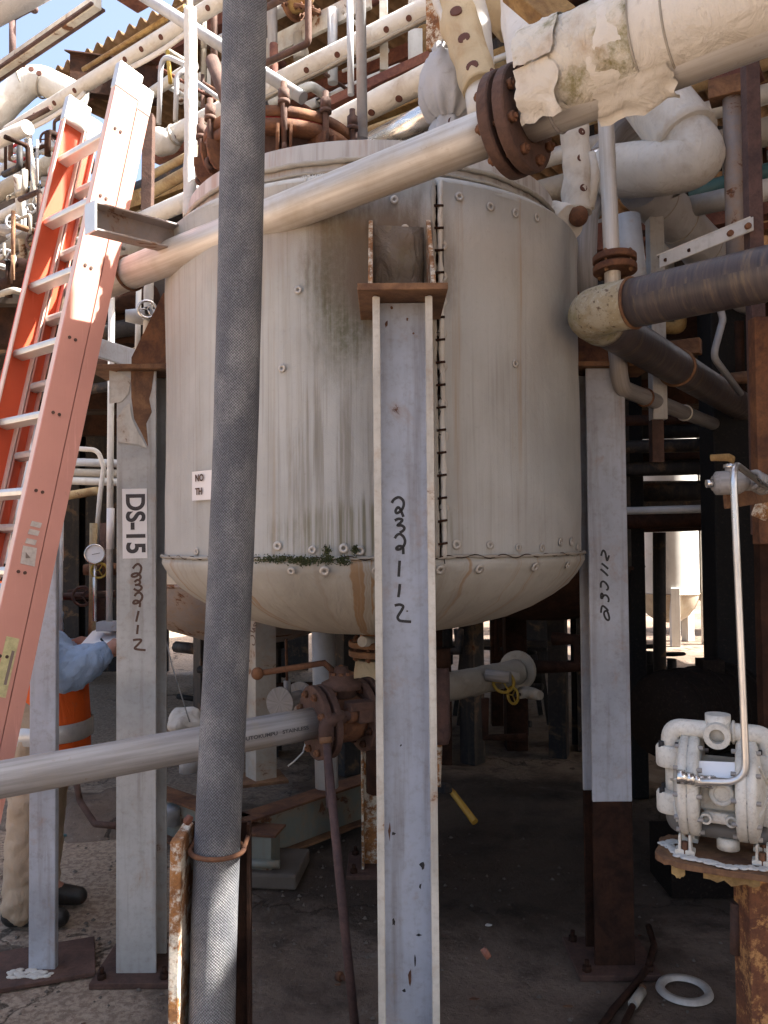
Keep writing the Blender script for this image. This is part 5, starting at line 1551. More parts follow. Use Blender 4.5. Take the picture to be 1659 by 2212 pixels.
def vest_g(prof, extra=0.0):
    g = G().lathe(prof, (px_, py_, 0), seg=56, rn=lambda a, z: .014 * mnoise.noise(Vector((math.sin(a) * 1.6, math.cos(a) * 1.6, z * 4))) + .010 * abs(math.sin(a)) + extra)
    for q in g.v: q.x += torso_c(q.z)
    return g
vest = obj('vest', vest_g([(.176, .62), (.182, .70), (.180, .86), (.172, 1.0), (.162, 1.1), (.155, 1.2), (.155, 1.32), (.11, 1.43), (.085, 1.45)]), M['orange_vest'], per)
obj('reflective_band', vest_g([(.187, .772), (.192, .775), (.190, .845), (.185, .848)], .003), M['reflect'], vest)
obj('vest_edge', G().tube([V(px_ + x, py_ + y, z) for x, y, z in (rel(124, 1372, 3.58), rel(133, 1408, 3.52), rel(147, 1422, 3.46))], .012, 8), M['orange_vest'], vest)
fig('trousers', [
    ([(-.01, 0, .95), (0, 0, .80)], (.150, .150)),
    ([(-.01, -.09, .88), (-.02, -.10, .50), (-.05, -.10, .09)], (.108, .090, .082)),
    ([(-.01, .09, .88), (-.03, .10, .50), (-.06, .10, .09)], (.108, .088, .080)),
    ], M['khaki'], per, .012, fold=.03)
for s in (-1, 1):
    fig('boot', [([(-.09, s * .10, .05), (.0, s * .10, .055), (.11, s * .105, .04)], (.05, .05, .042)), ([(-.05, s * .10, .06), (-.05, s * .10, .16)], (.052, .055))], M['boot'], per, .012)
# clipboard, paper and pen
ca, cb, cc, cd = D(140, 1430, 3.50), D(206, 1356, 3.80), D(282, 1372, 3.72), D(222, 1438, 3.42)
cn = (cb - ca).cross(cd - ca).normalized()
if cn.z < 0: cn = -cn
cl = thing('clipboard', 'white clipboard with a sheet of paper held by the person in the vest', 'clipboard', ca)
def quadslab(q, n, off, th, mat, name, parent):
    g = G(); q = [p + n * off for p in q]
    g.v += q + [p + n * th for p in q]
    for f in ((3, 2, 1, 0), (4, 5, 6, 7), (0, 1, 5, 4), (1, 2, 6, 5), (2, 3, 7, 6), (3, 0, 4, 7)): g.face(f)
    return obj(name, g, mat, parent)
quadslab([ca, cb, cc, cd], cn, -.006, .005, M['alu'], 'board', cl)
ctr = (ca + cb + cc + cd) / 4
quadslab([ctr + (p - ctr) * .97 for p in (ca, cb, cc, cd)], cn, 0.0, .002, M['paper'], 'paper', cl)
ck = cb.lerp(cc, .5)
obj('clip', G().bar(ck.lerp(cb, .25) + cn * .008, ck.lerp(cc, .25) + cn * .008, .02, .008), M['chrome'], cl)
pen0, pen1 = D(218, 1380, 3.50), D(238, 1400, 3.45)
obj('pen', G().tube([pen0, pen1 + V(0, 0, -.01)], .0045, 8), M['black'], label='pen held over the clipboard paper', cat='pen')
# ================================================================ white diaphragm pump on a rusty stand
pc0 = D(1545, 1838, 2.02)
pux = V(.90, -.43, 0).normalized(); puy = V(.43, .90, 0).normalized(); puz = V(0, 0, 1)
PM = Matrix((pux, puy, puz)).transposed()
def L(x, y, z): return pc0 + PM @ V(x, y, z)
pump = thing('diaphragm_pump', 'cream painted diaphragm pump on the rusty stand at the right', 'pump', pc0)
w = M['white_pump']
# manifolds
obj('top_manifold', G().tube(dense(fillet([L(-.128, 0, .262), L(-.128, 0, .335), L(.128, 0, .335), L(.128, 0, .262)], .045, 8), .02), .0255, 22), w, pump)
tee = obj('top_tee', G().tube([L(-.028, 0, .335), L(.03, 0, .335)], .036, 24), w, pump)
obj('tee_cap', G().cyl(L(.0, 0, .335), L(.0, 0, .382), .034, 24), w, tee)
obj('tee_port', G().lathe([(.0, .012), (.020, .012), (.020, .055), (.034, .055), (.036, .050), (.036, .0)], L(0, 0, .33), axis=-(PM @ V(0, 1, 0)), seg=28, sm=False), w, tee)
obj('manifold_band', G().ring(L(.040, 0, .335), pux, .029, .004, 28, 8), w, tee)
obj('bottom_manifold', G().tube(dense(fillet([L(-.120, 0, .115), L(-.120, 0, .060), L(.128, 0, .060), L(.128, 0, .115)], .04, 8), .02), .024, 20), M['pump_dark'], pump)
obj('drain_boss', G().cyl(L(.02, 0, .045), L(.02, 0, .012), .030, 20), w, pump)
# check-valve blocks on both sides
for s in (-1, 1):
    for z in (.225, .095):
        bl = obj('valve_block', G().lathe([(0, 0), (.038, 0), (.041, .008), (.041, .052), (.037, .060), (0, .060)], L(s * .128, 0, z), seg=28), w, pump, bevel=.002)
        for k in range(4):
            a = k * math.pi / 2 + .78
            obj('block_bolt', G().cyl(L(s * .128 + .032 * math.cos(a), .032 * math.sin(a), z + .055), L(s * .128 + .032 * math.cos(a), .032 * math.sin(a), z + .072), .008, 6), M['dark_steel'], bl)
    obj('side_column', G().tube([L(s * .122, .012, .10), L(s * .124, .012, .26)], .022, 16), w, pump)
    # diaphragm housing: two dished rings bolted together
    c0 = L(s * .050, .012, .180)
    ax = pux * s
    hs = obj('diaphragm_housing', G().lathe([(.05, -.004), (.132, -.004), (.142, .002), (.142, .022), (.136, .025), (.142, .028), (.142, .046), (.128, .052), (.085, .062), (.04, .070), (0, .072)], c0, axis=ax, seg=56), w, pump)
    xx_, yy_, tt_ = frame_of(ax)
    for k in range(12):
        a = k * math.pi / 6
        q = c0 + (xx_ * math.cos(a) + yy_ * math.sin(a)) * .133
        obj('housing_bolt', G().cyl(q + ax * -.014, q + ax * .060, .0065, 6), M['stainless_dull'], hs)
    for k in range(6):
        a = k * math.pi / 3 + .3
        q0 = c0 + (xx_ * math.cos(a) + yy_ * math.sin(a)) * .035 + ax * .070; q1 = c0 + (xx_ * math.cos(a) + yy_ * math.sin(a)) * .125 + ax * .050
        obj('housing_rib', G().bar(q0, q1, .006, .016, ax), w, hs)
# air section between
obj('air_block', G().box(L(.0, .015, .185), (.10, .12, .13), PM), w, pump, bevel=.012)
obj('air_ledge', G().box(L(.005, -.045, .232), (.10, .05, .014), PM), w, pump, bevel=.004)
obj('muffler', G().tube([L(.015, -.03, .195), L(.012, -.095, .185)], .030, 24), w, pump)
obj('muffler_hood', G().ring(L(.012, -.095, .186), PM @ V(0, 1, 0), .026, .007, 24, 8), w, pump)
np_ = [L(-.045, -.062, .262), L(.055, -.062, .268), L(.066, -.092, .234), L(-.052, -.092, .226)]
nn_ = (np_[1] - np_[0]).cross(np_[3] - np_[0]).normalized()
quadslab(np_, nn_, 0, .003, M['paper'], 'name_plate', pump)
pb_ = obj('port_block', G().box(L(.005, -.045, .112), (.085, .05, .032), PM), w, pump, bevel=.008)
for x in (-.030, .034):
    obj('round_port', G().lathe([(.009, .018), (.015, .018), (.016, .0), (.009, .0)], L(x, -.068, .112), axis=-(PM @ V(0, 1, 0)), seg=20, sm=False), w, pb_)
# feet and bolts
for x in (-.088, .108):
    for y in (-.05, .055):
        g = G()
        g.extrude([(-.026, 0), (.026, 0), (.026, .012), (.018, .014), (.016, .055), (.010, .055), (.010, .014), (-.010, .014), (-.010, .055), (-.016, .055), (-.018, .014), (-.026, .012)], L(x, y - .018, 0), pux, puz, puy * .036)
        ft = obj('foot', g, w, pump, bevel=.002)
        obj('foot_bolt', G().cyl(L(x, y - .01, .0), L(x, y - .01, .035), .009, 6), M['rust'], ft)
pump.scale = (.86, .86, .86)
pump.location = pc0 + PM @ V(.012, 0, .0)
# stand
st = thing('pump_stand', 'rusty crusted plate on a rust eaten post under the white pump', 'stand', (L(.17, .03, 0).x, L(.17, .03, 0).y, 0))
g = G(); n = 40
for k in (0, 1):
    for i in range(n):
        a = 2 * math.pi * i / n
        rx, ry = .165, .105
        sgnx = abs(math.cos(a)) ** .55 * math.copysign(1, math.cos(a)); sgny = abs(math.sin(a)) ** .55 * math.copysign(1, math.sin(a))
        x = .03 + rx * sgnx * (1 + .06 * mnoise.noise(Vector((a * 3, 1, 0)))); y = .0 + ry * sgny * (1 + .10 * mnoise.noise(Vector((a * 5, 2, 0))))
        g.v.append(L(x, y, -.003 - .014 * k - .006 * abs(mnoise.noise(Vector((a * 4, 7, k))))))
g.face(range(n)); g.face([n + i for i in range(n)][::-1])
for i in range(n): g.face((i, n + i, n + (i + 1) % n, (i + 1) % n))
obj('stand_plate', g, M['rust_plate'], st)
g = G()
for i in range(170):
    a = random.uniform(2.7, 5.4); k = random.uniform(.86, .99) - .10 * abs(math.sin(a * 4))
    g.ball(L(.03 + .158 * k * math.cos(a), .100 * k * math.sin(a), .0), random.uniform(.003, .009), 5, (1.3, 1.2, .4))
cr = obj('white_crust', g, M['ins_white'], st); cr['kind'] = 'stuff'
for (x0, x1, dz) in ((-.09, -.06, .04), (-.02, .10, .035)):
    m = 8
    poly = [(x0 + (x1 - x0) * i / m, 0) for i in range(m + 1)] + [(x0 + (x1 - x0) * i / m, -dz * (.4 + .6 * abs(mnoise.noise(Vector((i * .9, x0 * 9, 0)))))) for i in range(m, -1, -1)]
    obj('rust_flake', G().extrude(poly, L(0, -.096, -.016), pux, puz, puy * .004), M['gold_beam'], st)
spx = D(1640, 2000, 1.98)
obj('stand_post', G().extrude([(-.035, -.03), (.06, -.03), (.06, .06), (.052, .06), (.052, -.022), (-.027, -.022), (-.027, .06), (-.035, .06)], (spx.x, spx.y, 0), (1, 0, 0), (0, 1, 0), (0, 0, pc0.z - .02)), M['rust_orange'], st, bevel=.003)
obj('side_pipe', G().cyl(D(1588, 2060, 2.02) , D(1590, 1950, 2.02), .013, 12), M['rust_red'], st)
# air line: tube up to the ball valve and regulator on the post
at = [L(-.012, -.085, .148), D(1490, 1690, 1.93), D(1612, 1690, 1.90), D(1590, 1015, 1.93), D(1632, 1062, 2.15)]
air = thing('air_line', 'bent bright steel air tube rising from the pump to the valve', 'tube', at[1])
obj('tube', G().tube(fillet([D(1500, 1688, 1.93), D(1613, 1692, 1.90), D(1583, 998, 1.93), D(1655, 1052, 2.25)], .055, 10), .0082, 16), M['steel_tube'], air)
for (x0, x1, r) in ((1462, 1480, .017), (1480, 1498, .0145), (1498, 1512, .012)):
    obj('hex_fitting', G().cyl(D(x0, 1677 + (x0 - 1462) * .2, 1.935), D(x1, 1679 + (x0 - 1462) * .2, 1.93), r, 6), M['chrome'], air)
obj('elbow_nut', G().cyl(D(1523, 1688, 1.945), D(1543, 1690, 1.925), .015, 6), M['chrome'], air)
obj('street_elbow', G().tube(fillet([D(1500, 1686, 1.94), D(1525, 1688, 1.94), L(.012, -.06, .185)], .02), .014, 14), M['chrome'], air)
av = thing('air_valve', 'grey air shutoff valve with a flat lever on the right hand post', 'valve', D(1580, 1062, 2.2))
obj('valve_body', G().tube([D(1540, 1044, 2.22), D(1546, 1044, 2.22), D(1548, 1044, 2.22), D(1592, 1042, 2.22), D(1606, 1042, 2.23)], [.020, .024, .032, .033, .024], 22), M['stainless_dull'], av)
obj('end_plug', G().cyl(D(1526, 1045, 2.22), D(1540, 1044, 2.22), .012, 6), M['chrome'], av)
obj('hex_end', G().cyl(D(1592, 1042, 2.22), D(1625, 1042, 2.25), .026, 6), M['stainless_dull'], av)
obj('stem', G().cyl(D(1581, 1030, 2.22), D(1580, 1002, 2.22), .017, 12), M['stainless_dull'], av)
obj('stem_nut', G().cyl(D(1580, 1012, 2.22), D(1580, 1003, 2.22), .022, 6), M['chrome'], av)
obj('lever', G().tube([D(1584, 995, 2.22), D(1574, 988, 2.21), D(1536, 989, 2.18)], [.013, .011, .009], 10, squash=.4), M['gold_beam'], av)
for k in range(4):
    obj('coupling_ring', G().ring(D(1628 + k * 7, 1036 + k * 4, 2.23 + .02 * k), (.75, .5, -.25), .022, .007, 20, 8), M['stainless_dull'], av)
obj('bracket_arm', G().bar(D(1566, 1080, 2.30), D(1660, 1066, 2.45), .012, .05), M['rust_plate'], av, bevel=.003)
obj('post_tag', G().box(D(1646, 1100, 2.5), (.05, .01, .06), Matrix.Rotation(.4, 3, 'Y')), M['rust_white'], label='crumpled pale tag on the right hand post under the air valve', cat='tag', bevel=.006)
# ================================================================ other vessels and equipment behind
def vessel(name, label, cx, cy, r, z0, z1, depth, mat, bowlm, legs=(), lm='dark_steel', top=None, leg_z=0.0):
    t = thing(name, label, 'tank', (cx, cy, 0))
    c = V(cx, cy, 0)
    obj('shell', G().lathe([(r, z0), (r, z1)] + ([(r * .8, z1 + .12), (0, z1 + .16)] if top else []), c, seg=56), M[mat], t)
    obj('bowl', G().lathe([(0, z0 - depth), (r * .35, z0 - depth * .95), (r * .65, z0 - depth * .75), (r * .86, z0 - depth * .45), (r * .97, z0 - depth * .15), (r, z0)], c, seg=56), M[bowlm], t)
    obj('girth_seam', G().ring(c + V(0, 0, z0), (0, 0, 1), r, .012, 56, 8), M[bowlm], t)
    for a in legs:
        p = c + V(math.cos(a) * r * .9, math.sin(a) * r * .9, 0)
        obj('leg', G().box((p.x, p.y, (z0 + .1 + leg_z) / 2), (.13, .13, z0 + .1 - leg_z), Matrix.Rotation(a, 3, 'Z')), M[lm], t, bevel=.004)
    return t
vessel('background_tank', 'rust stained beige tank behind the DS-15 leg', -0.86, 5.35, .80, 1.36, 2.75, .40, 'far_tan', 'channel_grey', (.6, 2.2))
vessel('background_tank', 'black shaded tank bowl right behind the jacketed tank', 1.06, 5.60, .66, 1.42, 2.7, .36, 'dark_steel', 'rust_dark', (1.2, 2.4, -.4))
obj('orange_panel', G().lathe([(.815, 1.30), (.815, 1.78)], (-.86, 5.35, 0), -1.15, -.75, 10), M['orange_vest'], label='orange painted strip of the far tank between leg and jacket', cat='panel')
# post marked 232 on the skid
bp = D(545, 1500, 4.62)
lm2 = thing('marked_post', 'cream and grey square post marked 232 standing on the skid', 'post', (bp.x + .03, 4.7, .26))
obj('shaft', G().box((bp.x + .035, 4.70, 1.05), (.13, .13, 1.56), Matrix.Rotation(.62, 3, 'Z')), M['col_back'], lm2, bevel=.004)
obj('base_plate', G().box((bp.x + .035, 4.70, .275), (.26, .24, .018), Matrix.Rotation(.35, 3, 'Z')), M['rust_plate'], lm2, bevel=.002)
S232 = [[(30, 575), (60, 580), (70, 520), (45, 465), (10, 465)], [(5, 395), (45, 415), (70, 400), (40, 385), (70, 370), (30, 370)], [(85, 330), (45, 335), (70, 290), (85, 245), (55, 230), (25, 245)]]
nv = Matrix.Rotation(.62, 3, 'Z') @ V(0, -1, 0); nv2 = Matrix.Rotation(.62, 3, 'Z') @ V(-1, 0, 0)
nf = nv if nv.x < 0 else nv2
pf = V(bp.x + .035, 4.70, 0) + nf * .065
ribbon(S232, pf, nf, .008, M['ink_brown'], lm2, 1000, 2400, .3086)
# grey-green skid
sk = thing('green_skid', 'grey green steel skid with rusty flanges behind the valve', 'skid', (-.5, 4.4, 0))
def ibeam(p0, p1, h, wd, top, bot, name='skid_beam'):
    t = (Vector(p1) - Vector(p0)); s = t.normalized().cross(V(0, 0, 1))
    o = obj(name, G().extrude([(-.006, -h / 2), (.006, -h / 2), (.006, h / 2), (-.006, h / 2)], p0, s, (0, 0, 1), t), M['green_skid'], sk)
    for sg, m in ((1, top), (-1, bot)):
        obj('flange', G().extrude([(-wd / 2, -.006), (wd / 2, -.006), (wd / 2, .006), (-wd / 2, .006)], Vector(p0) + V(0, 0, sg * h / 2), s, (0, 0, 1), t), M[m], o, bevel=.002)
A0, A1 = D(520, 1768, 4.05), D(800, 1688, 4.75)
ibeam(V(A0.x, A0.y, .155), V(A1.x, A1.y, .155), .22, .13, 'rust', 'rust_plate')
B0 = D(335, 1715, 4.55)
ibeam(V(B0.x, B0.y, .155), V(A0.x, A0.y, .155), .22, .13, 'rust', 'rust')
fb = D(560, 1835, 3.95)
obj('skid_shoe', G().box((fb.x, fb.y + .05, .145), (.15, .13, .16), Matrix.Rotation(-.2, 3, 'Z')), M['green_skid'], sk, bevel=.004)
obj('shoe_cap', G().box((fb.x, fb.y + .05, .232), (.20, .16, .012), Matrix.Rotation(-.2, 3, 'Z')), M['rust'], sk, bevel=.002)
obj('shoe_pin', G().cyl((fb.x - .08, fb.y - .02, .10), (fb.x + .10, fb.y - .03, .10), .02, 10), M['green_skid'], sk)
obj('pad', G().box((fb.x + .02, fb.y + .10, .035), (.36, .34, .07), Matrix.Rotation(-.1, 3, 'Z')), M['concrete_pad'], label='low concrete pad under the skid shoe', cat='pad', bevel=.012)
obj('grey_can', G().lathe([(0, 0), (.05, 0), (.052, .07), (.055, .075), (.055, .085), (.045, .10), (0, .10)], D(371, 1768, 4.4) + V(0, 0, -.03), seg=24), M['grey_pipe'], label='small grey capped can beside the skid behind the hose', cat='can')
obj('skid_can', G().lathe([(0, 0), (.05, 0), (.05, .09), (0, .09)], D(408, 1655, 4.35) + V(0, 0, -.03), seg=24), M['grey_pipe'], label='grey can on the skid deck left of the hose', cat='can')
obj('frayed_bundle', G().ball(D(398, 1560, 4.2), .09, 12, (1, .9, .75), .35, 18), M['ins_white'], label='crumpled white cloth bundle left of the hose behind the pipe', cat='bundle')
wire = [D(585, 1452, 4.4), D(600, 1500, 4.3), D(560, 1585, 4.2)]
pipe('loose_wire', 'thin pale wire hanging in a curve under the valve', [D(662, 1598, 3.9), D(655, 1625, 3.9), D(635, 1645, 3.9), D(622, 1655, 3.9)], .004, 'ins_white', 0, 6, 'wire')
pipe('slack_wire', 'slack thin wire slanting down behind the DS-15 leg', [D(355, 1365, 3.9), D(372, 1440, 3.9), D(410, 1560, 3.9)], .003, 'grey_pipe', 0, 6, 'wire')
# small two-flange valve left of the ball valve
sv = thing('small_steel_valve', 'small bright steel flanged valve left of the rusty ball valve', 'valve', D(620, 1545, 3.7))
dv = (D(650, 1500, 3.8) - D(600, 1515, 3.62)).normalized()
for p in (D(606, 1518, 3.64), D(648, 1505, 3.82)):
    obj('flange', G().lathe([(0, -.008), (.068, -.008), (.068, .008), (0, .008)], p, axis=dv, seg=32, sm=False), M['stainless_dull'], sv)
obj('body', G().cyl(D(606, 1518, 3.64), D(648, 1505, 3.82), .032, 16), M['stainless_dull'], sv)
obj('bonnet', G().cyl(D(622, 1505, 3.70), D(620, 1470, 3.70), .016, 10), M['stainless_dull'], sv)
obj('stem', G().cyl(D(620, 1470, 3.70), D(618, 1380, 3.70), .006, 8), M['rust'], sv)
# filter housing, wrapped line and yellow wheel valves right of the front leg
fh = D(952, 1520, 3.35)
fl_ = thing('filter_housing', 'pinkish grey cylinder housing right behind the front leg', 'filter', V(fh.x, fh.y, .55))
obj('cylinder', G().tube([D(952, 1440, 3.35), D(952, 1455, 3.35), D(954, 1590, 3.35), D(954, 1606, 3.35)], [.030, .036, .036, .028], 24), M['mauve_steel'], fl_)
obj('pipe_tail', G().tube([D(948, 1606, 3.35), D(945, 1700, 3.3)], .014, 12), M['rust_white'], fl_)
obj('cap', G().cyl(D(952, 1400, 3.35), D(952, 1440, 3.35), .04, 16), M['rust_dark'], fl_)
wl_ = pipe('wrapped_branch_pipe', 'olive cloth wrapped pipe leading back to yellow wheel valves', [D(880, 1500, 4.1), D(1000, 1478, 4.4), D(1070, 1462, 4.7), D(1115, 1452, 4.9)], .075, 'ins_dim', .1, 24, lump=.08, lf=14, step=.03)
obj('end_flange', G().lathe([(0, -.012), (.115, -.012), (.115, .012), (0, .012)], D(1118, 1448, 4.92), axis=D(1115, 1452, 4.9) - D(1000, 1478, 4.4), seg=32, sm=False), M['ins_dim'], wl_)
def wheel_valve(label, x, y, d, ax, rw, wm, bm, name='wheel_valve', br=.03, bl=.12):
    p = D(x, y, d); ax = Vector(ax).normalized()
    t = thing(name, label, 'valve', p)
    obj('handwheel', G().ring(p, ax, rw, rw * .16, 28, 8), M[wm], t)
    xx, yy, _ = frame_of(ax)
    for k in range(3):
        a = k * 2.094
        obj('spoke', G().cyl(p, p + (xx * math.cos(a) + yy * math.sin(a)) * rw, rw * .09, 6), M[wm], t)
    obj('stem', G().cyl(p, p + ax * bl * .5, .010, 8), M['dark_steel'], t)
    obj('bonnet', G().cyl(p + ax * bl * .4, p + ax * bl, br * .8, 12), M[bm], t)
    obj('body', G().tube([p + ax * bl + xx * bl * .7, p + ax * bl + xx * br, p + ax * bl - xx * br, p + ax * bl - xx * bl * .7], [br * .8, br * 1.1, br * 1.1, br * .8], 14), M[bm], t)
    return t
wheel_valve('yellow wheel valve on the end of the wrapped branch pipe', 1088, 1474, 4.5, (.2, 1, .1), .055, 'yellow_paint', 'ins_dim')
wheel_valve('small yellow wheel valve hanging below the wrapped branch pipe', 1108, 1502, 4.5, (.9, .5, 0), .045, 'yellow_paint', 'ins_dim')
obj('sample_bottle', G().cyl(D(1050, 1458, 4.45), D(1102, 1464, 4.4), .032, 16), M['stainless_dull'], label='dull tin sample cylinder across the wrapped pipe end', cat='cylinder')
# hammer leaning, yellow handle
hm = thing('hammer', 'hammer with a yellow handle lying on the dark floor under the tank', 'hammer', D(1025, 1778, 4.5))
obj('handle', G().tube([D(972, 1705, 4.55), D(978, 1712, 4.52), D(1026, 1776, 4.35)], [.014, .017, .019], 12), M['wood_handle'], hm)
obj('head', G().bar(D(950, 1700, 4.6), D(968, 1704, 4.5), .05, .05), M['dark_steel'], hm, bevel=.006)
# dark posts and a table silhouetted under the tank
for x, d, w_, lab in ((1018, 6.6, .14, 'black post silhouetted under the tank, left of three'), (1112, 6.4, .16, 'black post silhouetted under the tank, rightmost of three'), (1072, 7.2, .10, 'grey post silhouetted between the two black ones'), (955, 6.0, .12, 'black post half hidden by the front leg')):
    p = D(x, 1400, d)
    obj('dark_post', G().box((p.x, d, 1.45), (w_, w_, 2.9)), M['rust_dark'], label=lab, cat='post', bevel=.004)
tb = thing('steel_table', 'low black steel table against the bright yard under the tank', 'table', (1.0, 7.4, 0))
tz = .66
obj('table_top', G().box((1.02, 7.4, tz), (.85, .5, .03), Matrix.Rotation(-.25, 3, 'Z')), M['dark_steel'], tb)
for sx in (-.34, .34):
    for sy in (-.2, .2):
        obj('leg', G().bar((1.02 + sx * 1.15, 7.4 + sy, 0), (1.02 + sx * .9, 7.4 + sy, tz), .04, .04), M['dark_steel'], tb)
# round motor in the shade, right
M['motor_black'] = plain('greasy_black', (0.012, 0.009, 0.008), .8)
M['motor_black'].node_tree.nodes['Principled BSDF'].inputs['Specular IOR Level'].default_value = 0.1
mt = thing('dark_motor', 'black round motor lying in the shade behind the pump', 'motor', (D(1510, 1520, 3.9).x, 3.9, 0))
mcx = D(1512, 1535, 3.9)
obj('motor_drum', G().lathe([(0, -.30), (.17, -.30), (.20, -.24), (.20, .24), (.17, .28), (0, .28)], mcx, axis=(.85, .5, 0), seg=40), M['motor_black'], mt)
for k in range(5):
    obj('cooling_rib', G().ring(mcx + V(.85, .5, 0).normalized() * (-.2 + k * .1), (.85, .5, 0), .20, .008, 40, 6), M['motor_black'], mt)
obj('motor_foot', G().box((mcx.x, mcx.y, .12), (.4, .3, .24)), M['motor_black'], mt)
obj('terminal_box', G().box(mcx + V(.05, 0, .21), (.10, .10, .06)), M['motor_black'], mt)
# yard pieces seen through the bay on the right
far = vessel('yard_vessel', 'sunlit white vessel in the yard seen through the right hand bay', 4.30, 12.6, .46, .75, 5.2, .45, 'far_white', 'far_tan', (.5, 2.6, 4.6), 'far_white')
far2 = vessel('yard_vessel', 'tan vessel standing in the yard beside the white one', 5.62, 14.0, .62, .95, 5.0, .5, 'far_tan', 'far_tan', (.5, 2.6, 4.6), 'far_tan')
lettering('23201', .16, (5.5, 13.36, 1.9), (1, 0, 0), (0, 0, 1), M['ink_brown'], far2)
for k, lab in enumerate(('pale slim post in the yard left of the white vessel', 'pale slim post in the yard behind the white vessel', 'pale slim post in the yard right of the white vessel')):
    obj('yard_post', G().box((4.6 + k * .75, 16.0 + (k % 3), 1.6), (.10, .10, 3.2)), M['far_white'], label=lab, cat='post', group='yard posts far behind')
pipe('yard_pipe', 'white upright pipe in the yard between the two vessels', [V(4.78, 12.4, 0), V(4.78, 12.4, 4)], .06, 'far_white', 0, 12)
obj('yard_wall', G().box((0, 26, 2.5), (60, .3, 5.0)), M['far_tan'], label='pale tan wall at the far end of the yard', cat='wall')
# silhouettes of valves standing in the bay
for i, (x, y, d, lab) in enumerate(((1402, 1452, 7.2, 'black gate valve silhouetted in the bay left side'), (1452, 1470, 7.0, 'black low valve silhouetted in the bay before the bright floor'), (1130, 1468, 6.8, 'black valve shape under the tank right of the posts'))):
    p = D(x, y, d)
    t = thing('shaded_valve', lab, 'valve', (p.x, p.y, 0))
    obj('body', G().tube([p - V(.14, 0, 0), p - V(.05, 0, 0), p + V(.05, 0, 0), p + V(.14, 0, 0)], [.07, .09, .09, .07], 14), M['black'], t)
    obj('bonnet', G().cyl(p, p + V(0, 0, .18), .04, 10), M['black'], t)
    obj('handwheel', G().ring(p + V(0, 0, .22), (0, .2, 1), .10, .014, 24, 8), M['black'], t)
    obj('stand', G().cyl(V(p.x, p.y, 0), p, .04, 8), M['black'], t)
# rows of dim pipes across the dark bay at the right
rows = ((905, 4.6, .030, 'rust_dark'), (962, 4.9, .040, 'dark_steel'), (985, 5.2, .035, 'rust_dark'), (1010, 5.0, .045, 'dark_steel'), (1062, 5.3, .060, 'dark_steel'), (1100, 4.6, .022, 'grey_pipe'), (1122, 5.0, .050, 'rust_dark'), (930, 5.4, .05, 'dark_steel'))
nm = ('uppermost dim brown', 'dim grey', 'thin dim brown', 'thicker dim grey', 'thickest dim grey', 'bluish bright', 'lowest dim brown', 'half hidden grey')
for (y, d, r, m), n_ in zip(rows, nm):
    pipe('bay_pipe', n_ + ' pipe crossing the dark bay right of the tank', [D(1180, y + 8, d + .3), D(1720, y - 6, d - .3)], r, m, 0, 16)
obj('bay_lintel', G().bar(D(1300, 1142, 6.0), D(1720, 1130, 5.6), .14, .07), M['rust_dark'], label='dark lintel beam over the right hand bay', cat='beam')
pipe('bent_grey_conduit', 'grey conduit with a crook under the tarred pipe', [D(1548, 640, 3.3), D(1562, 690, 3.3), D(1540, 770, 3.3), D(1600, 850, 3.6)], .014, 'grey_pipe', .05, 12)
pipe('bay_upright', 'dark upright pipe in the bay with a sunlit glint', [D(1425, 1490, 6.6), D(1424, 1150, 6.6)], .05, 'dark_steel', 0, 14)
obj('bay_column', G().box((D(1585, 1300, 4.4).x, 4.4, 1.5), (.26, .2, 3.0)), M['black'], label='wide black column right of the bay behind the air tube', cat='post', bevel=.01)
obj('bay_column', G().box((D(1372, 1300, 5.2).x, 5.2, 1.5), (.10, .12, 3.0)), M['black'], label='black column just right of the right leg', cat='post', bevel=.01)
# ---------------------------------------------------------------- left side behind ladder
p1 = pipe('tall_thin_pipe', 'tall thin cream pipe with a printed white sleeve left of the DS-15 leg', [D(241, 640, 3.7), D(236, 1352, 3.7)], .0145, 'ins_white', 0, 14)
obj('printed_sleeve', G().cyl(D(239, 1098, 3.7), D(238, 1186, 3.7), .0168, 16), M['sign_white'], p1)
obj('pipe_foot', G().box(D(236, 1352, 3.7), (.09, .08, .04)), M['grey_pipe'], p1)
pipe('gooseneck_tube', 'pale gooseneck tube bending over left of the tall thin pipe', [D(150, 968, 3.8), D(212, 972, 3.8), D(224, 1010, 3.8), D(216, 1070, 3.8), D(206, 1190, 3.8)], .011, 'teal' if False else 'ins_white', .05, 12)
pg = thing('pressure_gauge', 'round white pressure gauge above a yellow valve wheel', 'gauge', D(205, 1197, 3.75))
gd = V(.25, -1, .1).normalized(); gc = D(205, 1197, 3.72)
obj('case', G().lathe([(0, -.02), (.043, -.02), (.045, 0), (.045, .014), (.040, .018), (.039, .010)], gc, axis=gd, seg=32), M['chrome'], pg)
obj('dial', G().lathe([(.039, .009), (0, .0095)], gc, axis=gd, seg=32), M['paper'], pg)
obj('needle', G().bar(gc + gd * .012 - V(.012, 0, .003), gc + gd * .012 + V(.024, 0, .004), .003, .002), M['sign_black'], pg)
obj('stem', G().cyl(gc + V(0, 0, -.04), gc + V(0, 0, -.30), .009, 10), M['chrome'], pg)
wheel_valve('yellow valve wheel under the pressure gauge', 214, 1232, 3.72, (-.2, 1, 0), .034, 'yellow_paint', 'rust')
wheel_valve('dark brown handwheel valve behind the grey post', 178, 1288, 3.78, (-.2, 1, 0), .042, 'rust_red', 'rust_dark')
